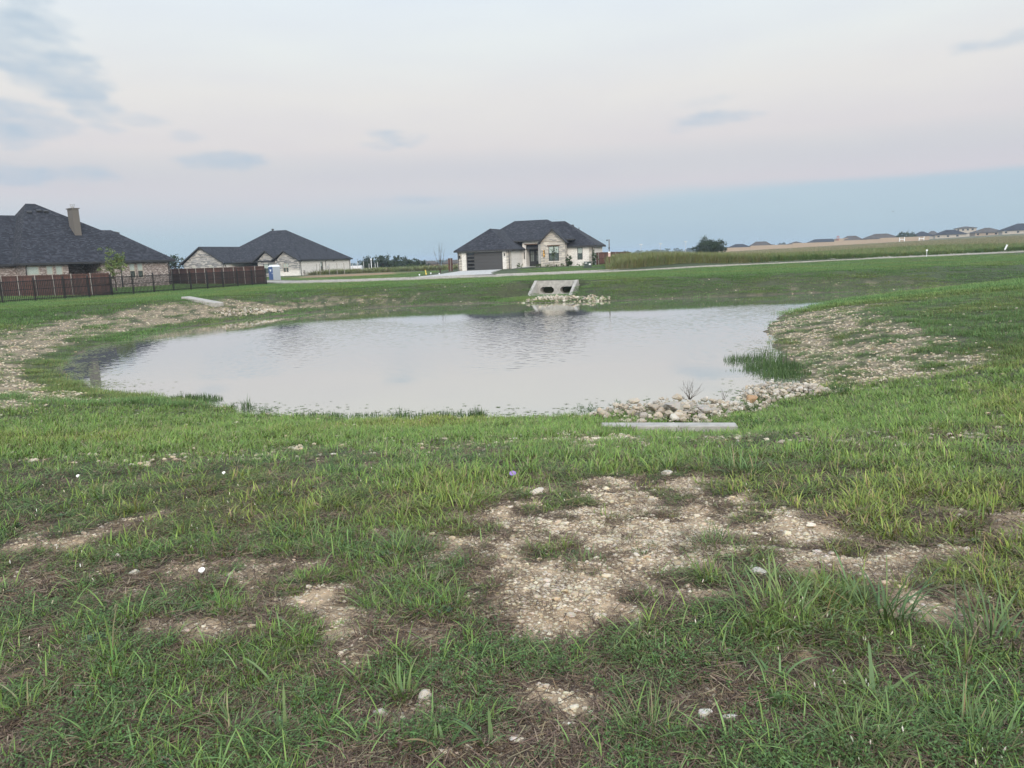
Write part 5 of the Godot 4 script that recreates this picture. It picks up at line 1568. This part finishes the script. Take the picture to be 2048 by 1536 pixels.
# ------------------------------------------------------------------ grass and weeds
func build_grass() -> void:
	var r := RandomNumberGenerator.new()
	r.seed = 99
	var ga := Color(0.106, 0.17, 0.038)
	var gb := Color(0.23, 0.3, 0.074)
	var fa := Color(0.085, 0.14, 0.044)
	var brown := Color(0.17, 0.112, 0.078)
	# 0-2 short grass, 3-4 long grass, 5-7 leafy weeds, 8-9 dry stubble, 10-11 lawn patch, 12-13 bank patch, 14 far patch
	var mesh := []
	for k in 3: mesh.append(tuft(30, 0.05, 0.03, 0.1, 0.0045, 0.9, 0.9, 2, ga, gb, 700 + k, 0.1))
	for k in 2: mesh.append(tuft(22, 0.045, 0.08, 0.22, 0.005, 0.8, 1.2, 4, ga, gb, 710 + k, 0.07))
	for k in 3: mesh.append(forb(8, 0.055, 0.02, 0.075, 0.019, fa, 720 + k))
	for k in 2: mesh.append(tuft(18, 0.05, 0.02, 0.085, 0.003, 0.6, 0.3, 1, brown, brown * 1.2, 730 + k, 0.3))
	for k in 2: mesh.append(tuft(46, 0.16, 0.04, 0.15, 0.0075, 1.25, 0.9, 3, ga, gb, 740 + k, 0.07))
	for k in 2: mesh.append(tuft(110, 0.34, 0.04, 0.12, 0.011, 1.0, 0.7, 1, Color(0.086, 0.142, 0.044), Color(0.17, 0.25, 0.085), 750 + k, 0.06))
	mesh.append(tuft(150, 0.8, 0.05, 0.13, 0.026, 1.0, 0.6, 1, Color(0.086, 0.15, 0.044), Color(0.165, 0.255, 0.085), 760, 0.04))
	# 15-16 dead strands lying flat, 17-18 sprawling blades, 19-20 upright narrow-leaved weeds, 21 grey-green rosettes
	for k in 2: mesh.append(thatch_mesh(34, 0.09, 780 + k))
	for k in 2: mesh.append(tuft(8, 0.04, 0.07, 0.19, 0.0046, 1.4, 0.8, 5, Color(0.12, 0.18, 0.055), Color(0.2, 0.27, 0.09), 784 + k, 0.1, 0.55))
	for k in 2: mesh.append(forb(4, 0.035, 0.05, 0.12, 0.022, Color(0.1, 0.15, 0.055), 788 + k, 0.2, Color(0.14, 0.1, 0.06)))
	mesh.append(forb(7, 0.015, 0.012, 0.03, 0.045, Color(0.11, 0.155, 0.09), 792, 0.33))
	# 22-24 wispy short grass, 25-27 small olive weeds, 28-29 matted lawn, 30-31 green strands lying flat
	for k in 3: mesh.append(tuft(26, 0.07, 0.02, 0.085, 0.0032, 1.35, 1.4, 3, ga, gb, 900 + k, 0.22, 0.3))
	for k in 3: mesh.append(forb(11, 0.07, 0.012, 0.05, 0.012, [Color(0.1, 0.13, 0.05), Color(0.075, 0.12, 0.045), Color(0.12, 0.135, 0.06)][k], 905 + k, 0.5, Color(0.12, 0.08, 0.055)))
	for k in 2: mesh.append(tuft(50, 0.2, 0.03, 0.11, 0.006, 1.5, 0.9, 3, ga, gb, 910 + k, 0.16, 0.4))
	for k in 2: mesh.append(thatch_mesh(30, 0.1, 915 + k, [Color(0.12, 0.17, 0.06), Color(0.17, 0.2, 0.08), Color(0.2, 0.18, 0.1), Color(0.09, 0.13, 0.05)]))
	var at := []
	var tint := []
	for m in mesh: at.append([]); tint.append(PackedColorArray())
	for k in 122000:
		var u := r.randf()
		var rr := 1.75 * pow(115.0 / 1.75, u)
		var az := deg_to_rad(r.randf_range(-39, 39))
		var x := rr * sin(az)
		var z := -rr * cos(az)
		var d := shore_distance(x, z)
		if d < -0.02 or (rr > 17.0 and d < 0.2): continue
		if z < -60.0:
			var rz := road_z(x)
			if absf(z - rz) < 3.7: continue
			if z < rz and (x > 11.0 + (rz - z) * 0.14): continue
			if z < rz and x > -10.0 and x < 1.5 and z > -97.5: continue
			if z < -96.0 and x > -9.5: continue
			if Vector2((x + 22.5) / 9.0, (z + 108.0) / 13.0).length() < 0.95 + r.randf_range(-0.3, 0.2): continue
		if x > 1.25 and x < 3.6 and z > -11.25 and z < -10.3 and r.randf() < 0.6: continue
		var b := bare(x, z)
		var np := n_patch.get_noise_2d(x * 1.2 + 9.0, z * 1.2)
		var nm := n_mid.get_noise_2d(x + 31.0, z)
		var i := 0
		var sc := r.randf_range(0.75, 1.3)
		var c := Color(1, 1, 1) * r.randf_range(0.8, 1.2)
		if rr < 9.5:
			var open := smoothstep(0.1, 0.75, b)
			var dryness := smoothstep(0.0, 0.45, b)
			var u2 := r.randf()
			var far_in := smoothstep(3.6, 6.0, rr)
			if u2 < 0.2: 
				i = 15 + r.randi() % 2
				if r.randf() < smoothstep(0.45, 0.8, b) * 0.9: continue
			else:
				if r.randf() < open * 0.985: continue
				if r.randf() < lerpf(0.42, 0.3, far_in): continue
				var leafy := smoothstep(-0.2, 0.2, np + 0.28 * (1.0 - smoothstep(2.6, 5.0, rr)) - 0.08 * x)
				var u3 := r.randf()
				if r.randf() < 0.1 + 0.42 * dryness: i = 8 + r.randi() % 2
				elif u3 < leafy * 0.62: i = 5 + r.randi() % 3
				elif u3 < leafy * 0.62 + 0.07: i = 19 + r.randi() % 2
				elif u3 < leafy * 0.62 + 0.075: i = 21
				elif u3 < leafy * 0.62 + 0.19: i = 17 + r.randi() % 2
				elif r.randf() < 0.03 + 0.12 * smoothstep(0.0, 0.4, nm) * far_in: i = 3 + r.randi() % 2
				else: i = r.randi() % 3
				if rr > 4.6 and i < 3 and r.randf() < 0.5 * far_in: i = 10 + r.randi() % 2
				sc *= 1.0 - 0.25 * dryness
		elif rr < 17.0:
			if r.randf() < smoothstep(0.35, 0.7, b): continue
			if r.randf() < 0.3: continue
			i = 10 + r.randi() % 2
			if r.randf() < 0.1: i = 3 + r.randi() % 2
			elif r.randf() < 0.12: i = 17 + r.randi() % 2
		elif rr < 36.0:
			if r.randf() < 0.35 or r.randf() < smoothstep(0.25, 0.8, b) * 0.72: continue
			i = 12 + r.randi() % 2
			if b > 0.2: sc *= 0.45
		else:
			if r.randf() < 0.5 or r.randf() < smoothstep(0.25, 0.8, b) * 0.72: continue
			i = 14
			if b > 0.2: sc *= 0.4
		if i < 3 and r.randf() < 0.5: i = 22 + r.randi() % 3
		elif i >= 5 and i < 8 and r.randf() < 0.45: i = 25 + r.randi() % 3
		elif (i == 10 or i == 11) and r.randf() < 0.5: i = 28 + r.randi() % 2
		elif i == 16 and b < 0.3 and r.randf() < 0.7: i = 30 + r.randi() % 2
		var ol := smoothstep(-0.1, 0.45, n_patch.get_noise_2d(x * 0.45 + 80.0, z * 0.45) + 0.25 * nm)
		if (i < 8 or i > 9) and i != 15 and i != 16: c = Color(c.r * lerpf(0.85, 1.06, ol), c.g * lerpf(1.0, 1.0, ol), c.b * lerpf(1.0, 0.95, ol))
		at[i].append(Transform3D(Basis(Vector3.UP, r.randf() * TAU).scaled(Vector3(sc, sc * r.randf_range(0.75, 1.2), sc)), gp(x, z)))
		tint[i].append(c)
	var nm2 := [["short_grass", "short green grass in the foreground"], ["long_grass", "long-bladed green grass in the foreground and by the sill"], ["leafy_weeds", "small leafy weeds covering the foreground"], ["dry_stubble", "brown dry stubble round the bare patches"], ["lawn_grass", "green grass on the near slope"], ["bank_grass", "green grass on the pond banks"], ["far_grass", "green grass beyond the pond"], ["dead_strands", "brown dead strands lying on the near soil"], ["sprawling_grass", "sprawling yellow-green blades in the near grass"], ["stalky_weeds", "upright narrow-leaved weeds in the foreground"], ["rosette_weeds", "grey-green rosettes in the foreground"], ["olive_weeds", "tiny olive weeds mixed into the near grass"], ["matted_strands", "green strands lying matted on the near soil"]]
	var kind := [0, 0, 0, 1, 1, 2, 2, 2, 3, 3, 4, 4, 5, 5, 6, 7, 7, 8, 8, 9, 9, 10, 0, 0, 0, 11, 11, 11, 4, 4, 12, 12]
	for i in mesh.size():
		if at[i].size() > 0: many(nm2[kind[i]][0], mesh[i], M.dry if kind[i] == 3 or kind[i] == 7 else M.leaf, at[i], tint[i], nm2[kind[i]][1], "grass" if kind[i] != 2 else "weeds")
	# tall weeds beyond the road on the right
	var tall := [tuft(90, 0.5, 0.5, 1.25, 0.022, 0.35, 0.5, 3, Color(0.12, 0.17, 0.06), Color(0.2, 0.225, 0.095), 770, 0.16), tuft(90, 0.5, 0.4, 1.0, 0.022, 0.35, 0.5, 3, Color(0.09, 0.15, 0.045), Color(0.14, 0.22, 0.07), 771, 0.03)]
	var wt := [[], []]
	var wc := [PackedColorArray(), PackedColorArray()]
	for k in 19000:
		var x := r.randf_range(9.0, 95.0)
		var z := road_z(x) - 3.6 - 48.0 * pow(r.randf(), 1.6)
		var edge := smoothstep(9.8, 13.5, x)
		if r.randf() > edge: continue
		if x < 10.6 + (road_z(x) - z) * 0.14: continue
		var i := 0 if r.randf() > smoothstep(24.0, 36.0, x + n_big.get_noise_2d(x, z) * 10.0) * 0.93 else 1
		var s := r.randf_range(0.7, 1.15) * (1.0 if i == 0 else 0.85) * lerpf(1.12, 0.85, smoothstep(22.0, 55.0, x)) * lerpf(0.55, 1.0, edge)
		wt[i].append(Transform3D(Basis(Vector3.UP, r.randf() * TAU).scaled(Vector3(1.1, s, 1.1)), gp(x, z)))
		wc[i].append(vary(Color(1, 1, 1), r, 0.2))
	many("tall_weeds", tall[0], M.leaf, wt[0], wc[0], "tall brownish green weeds beyond the road", "weeds")
	many("tall_weeds", tall[1], M.leaf, wt[1], wc[1], "tall bright green weeds beyond the road at right", "weeds")
	# rough growth behind the lawn on the left
	var ht := []
	var hc := PackedColorArray()
	for k in 2600:
		var x := r.randf_range(-40, 4)
		var z := r.randf_range(-185, -128)
		ht.append(Transform3D(Basis(Vector3.UP, r.randf() * TAU).scaled(Vector3(2.0, r.randf_range(0.4, 1.0), 2.0)), gp(x, z)))
		hc.append(vary(Color(0.95, 0.95, 1), r, 0.25))
	many("rough_weeds", tall[0], M.leaf, ht, hc, "rough brownish growth behind the far lawn", "weeds")
	var dt := []
	var dc := PackedColorArray()
	var drym := tuft(90, 1.6, 0.25, 0.6, 0.06, 0.6, 0.4, 1, Color(0.17, 0.185, 0.09), Color(0.28, 0.25, 0.155), 775, 0.0)
	for k in 9000:
		var az := deg_to_rad(r.randf_range(7, 37))
		var rr := 120.0 * pow(3.2, r.randf())
		var x := rr * sin(az)
		var z := -rr * cos(az)
		if z > road_z(x) - 34.0: continue
		dt.append(Transform3D(Basis(Vector3.UP, r.randf() * TAU).scaled(Vector3(1.6, 1, 1.6)), gp(x, z)))
		dc.append(vary(Color(1, 1, 1), r, 0.15))
	many("dry_field_grass", drym, M.dry, dt, dc, "dry tan grass of the far field", "grass")
	# single plants that stand out in the foreground: x, z, blades, height, width, lean, kind
	var gm := Color(0.1, 0.16, 0.06)
	var gn := Color(0.17, 0.24, 0.085)
	var single := [["dense fine grass tussock left of the gravel patch", -0.64, -4.17, 160, 0.28, 0.006, 0.8, 0.16], ["leaning green grass tuft at the top edge of the gravel", 1.38, -6.37, 90, 0.3, 0.009, 0.9, 0.09], ["wide grass tuft at the upper right of the gravel", 1.93, -5.98, 140, 0.34, 0.009, 1.0, 0.15], ["short thick grass tuft on the right edge of the gravel", 1.18, -4.08, 150, 0.2, 0.006, 0.9, 0.16], ["low flat grass tuft in the middle of the gravel", 0.37, -3.9, 90, 0.13, 0.005, 1.2, 0.14], ["large long-bladed grass clump right of centre", 1.2, -3.1, 130, 0.4, 0.009, 0.9, 0.24], ["tall bright grass clump beside the right bare patch", 1.62, -3.1, 80, 0.42, 0.01, 0.8, 0.14], ["fine light green tussock at the bottom right", 1.12, -2.2, 220, 0.24, 0.004, 0.7, 0.09], ["dark fine-bladed tussock in the bottom right corner", 1.5, -2.21, 190, 0.26, 0.005, 1.0, 0.11], ["fine dark tussock right of the bottom centre", 0.45, -2.36, 230, 0.26, 0.004, 0.95, 0.08], ["yellow-green grass tuft at the lower left", -1.04, -2.4, 60, 0.24, 0.008, 0.9, 0.06], ["grass tuft beside the small tan stone, left of centre", -0.47, -2.62, 55, 0.23, 0.009, 0.6, 0.04], ["long-bladed grass clump at the right edge", 1.98, -2.85, 80, 0.45, 0.009, 0.7, 0.16], ["bushy grass clump left of the upper centre", -1.35, -4.5, 130, 0.22, 0.007, 0.9, 0.25]]
	for k in single.size():
		var q: Array = single[k]
		var o := obj("grass_tussock", tuft(q[3], q[7], q[4] * 0.35, q[4] * 0.85, q[5] * 0.85, q[6] + 0.25, 0.9, 4, gm if k % 3 else Color(0.075, 0.125, 0.055), gn if k % 2 else Color(0.13, 0.2, 0.075), 800 + k, 0.06, 0.15), M.leaf)
		o.position = gp(q[1], q[2])
		tag(o, q[0], "grass tussock", "grass tussocks in the foreground")
	var shoots := [["broad-bladed grass shoot standing upright at the bottom centre", -0.13, -2.3, 8, 0.3, 0.022], ["broad-bladed grass shoot spreading at the lower left of centre", -0.28, -2.28, 7, 0.22, 0.02], ["blue-green broad-bladed shoot at the lower left", -0.98, -2.75, 7, 0.26, 0.018], ["blue-green shoot with drooping blades above the bottom edge, left", -0.85, -2.4, 8, 0.24, 0.017], ["broad leafy shoot on the bare spot of the left side", -1.68, -3.35, 9, 0.16, 0.014], ["broad-bladed shoot with drooping leaves at the lower right", 1.3, -2.5, 8, 0.28, 0.02], ["arching broad-bladed shoot right of centre", 0.98, -2.62, 7, 0.26, 0.016], ["broad-bladed shoot left of the leafy weeds at the lower left corner", -1.5, -2.35, 8, 0.24, 0.016]]
	for k in shoots.size():
		var q: Array = shoots[k]
		var o := obj("grass_shoot", tuft(q[3] + 2, 0.03, q[4] * 0.35, q[4] * 0.85, q[5] * 0.7, 1.1, 1.1, 6, Color(0.09, 0.15, 0.06), Color(0.14, 0.21, 0.085), 830 + k, 0.05, 0.15), M.leaf)
		o.position = gp(q[1], q[2])
		tag(o, q[0], "grass shoot", "broad grass shoots in the foreground")
	var wd := [["leafy green weed at the right end of the near rocks", 6.15, -13.7, 26, 0.3, 0.3], ["leafy weed growing between the rocks and the water at left", 2.1, -13.9, 10, 0.15, 0.18], ["leafy weed at the left foot of the rock pile", 1.35, -13.6, 14, 0.2, 0.2], ["leafy weed among the right rocks beside the orange boulder", 4.3, -13.0, 14, 0.2, 0.2], ["leafy weed at the right end of the concrete sill", 3.75, -11.3, 16, 0.2, 0.2], ["leafy weed at the water between the near grass clumps", -5.2, -15.1, 16, 0.25, 0.2]]
	for k in wd.size():
		var q: Array = wd[k]
		var o := obj("leafy_weed", forb(q[3], q[4] * 0.7, q[5] * 0.5, q[5], 0.05, Color(0.07, 0.13, 0.04), 850 + k), M.leaf)
		o.position = gp(q[1], q[2])
		o.position.y = maxf(o.position.y, WATER) + (0.08 if k < 4 else 0.0)
		tag(o, q[0], "weed", "leafy weeds by the rocks")
	# flowers
	var fw: Material = mat("petal", 0.8, 0.8, 0.78, 0.7)
	var fp: Material = mat("purple_petal", 0.3, 0.2, 0.5, 0.7)
	var fls := [["open white bindweed flower on the left bare strip", -1.73, -3.82, 0.018, 0], ["white flower at left in the upper grass", -2.6, -6.39, 0.015, 0], ["white flower at the far left in the upper grass", -3.92, -6.42, 0.015, 0], ["small purple flower left of the white and tan stone", -0.02, -6.12, 0.03, 1]]
	for q in fls:
		var t := thing("bindweed_flower" if q[4] == 0 else "purple_flower", q[0], "flower", gp(q[1], q[2]))
		var s := MB.new()
		s.tube(Vector3.ZERO, Vector3(0, 0.055, 0.004), 0.0015, 0.0012, 4)
		obj("stem", s.mesh(), M.bark, t)
		var p := MB.new()
		for k in 10:
			var w0 := TAU * k / 10
			var w1 := TAU * (k + 1) / 10
			var rad: float = q[3]
			p.tri(Vector3(0, 0.05, 0.006), Vector3(cos(w1) * rad, 0.07 + sin(w1) * rad * -0.5, sin(w1) * rad * 0.8), Vector3(cos(w0) * rad, 0.07 + sin(w0) * rad * -0.5, sin(w0) * rad * 0.8))
		obj("corolla", p.mesh(), fw if q[4] == 0 else fp, t)
	var bm := MB.new()
	bm.col = Color(0.75, 0.72, 0.6)
	bm.tube(Vector3(0, 0.035, 0), Vector3(0.003, 0.05, 0), 0.0018, 0.004, 5)
	bm.tube(Vector3(0.003, 0.05, 0), Vector3(0.005, 0.062, 0), 0.004, 0.0008, 5)
	var bt := []
	var bc := PackedColorArray()
	for k in 900:
		var rr := 2.0 * pow(4.5, r.randf())
		var az := deg_to_rad(r.randf_range(-39, 39))
		var x := rr * sin(az)
		var z := -rr * cos(az)
		if bare(x, z) > 0.35 or n_patch.get_noise_2d(x, z + 50.0) < -0.05: continue
		bt.append(Transform3D(Basis.from_euler(Vector3(r.randf_range(-0.4, 0.4), r.randf() * TAU, r.randf_range(-0.4, 0.4))).scaled(Vector3.ONE * r.randf_range(0.4, 0.85)), gp(x, z)))
		bc.append(vary(Color(1, 1, 1), r, 0.1))
	many("closed_buds", bm.mesh(), M.dry, bt, bc, "pale closed flower buds dotted through the near grass", "buds")
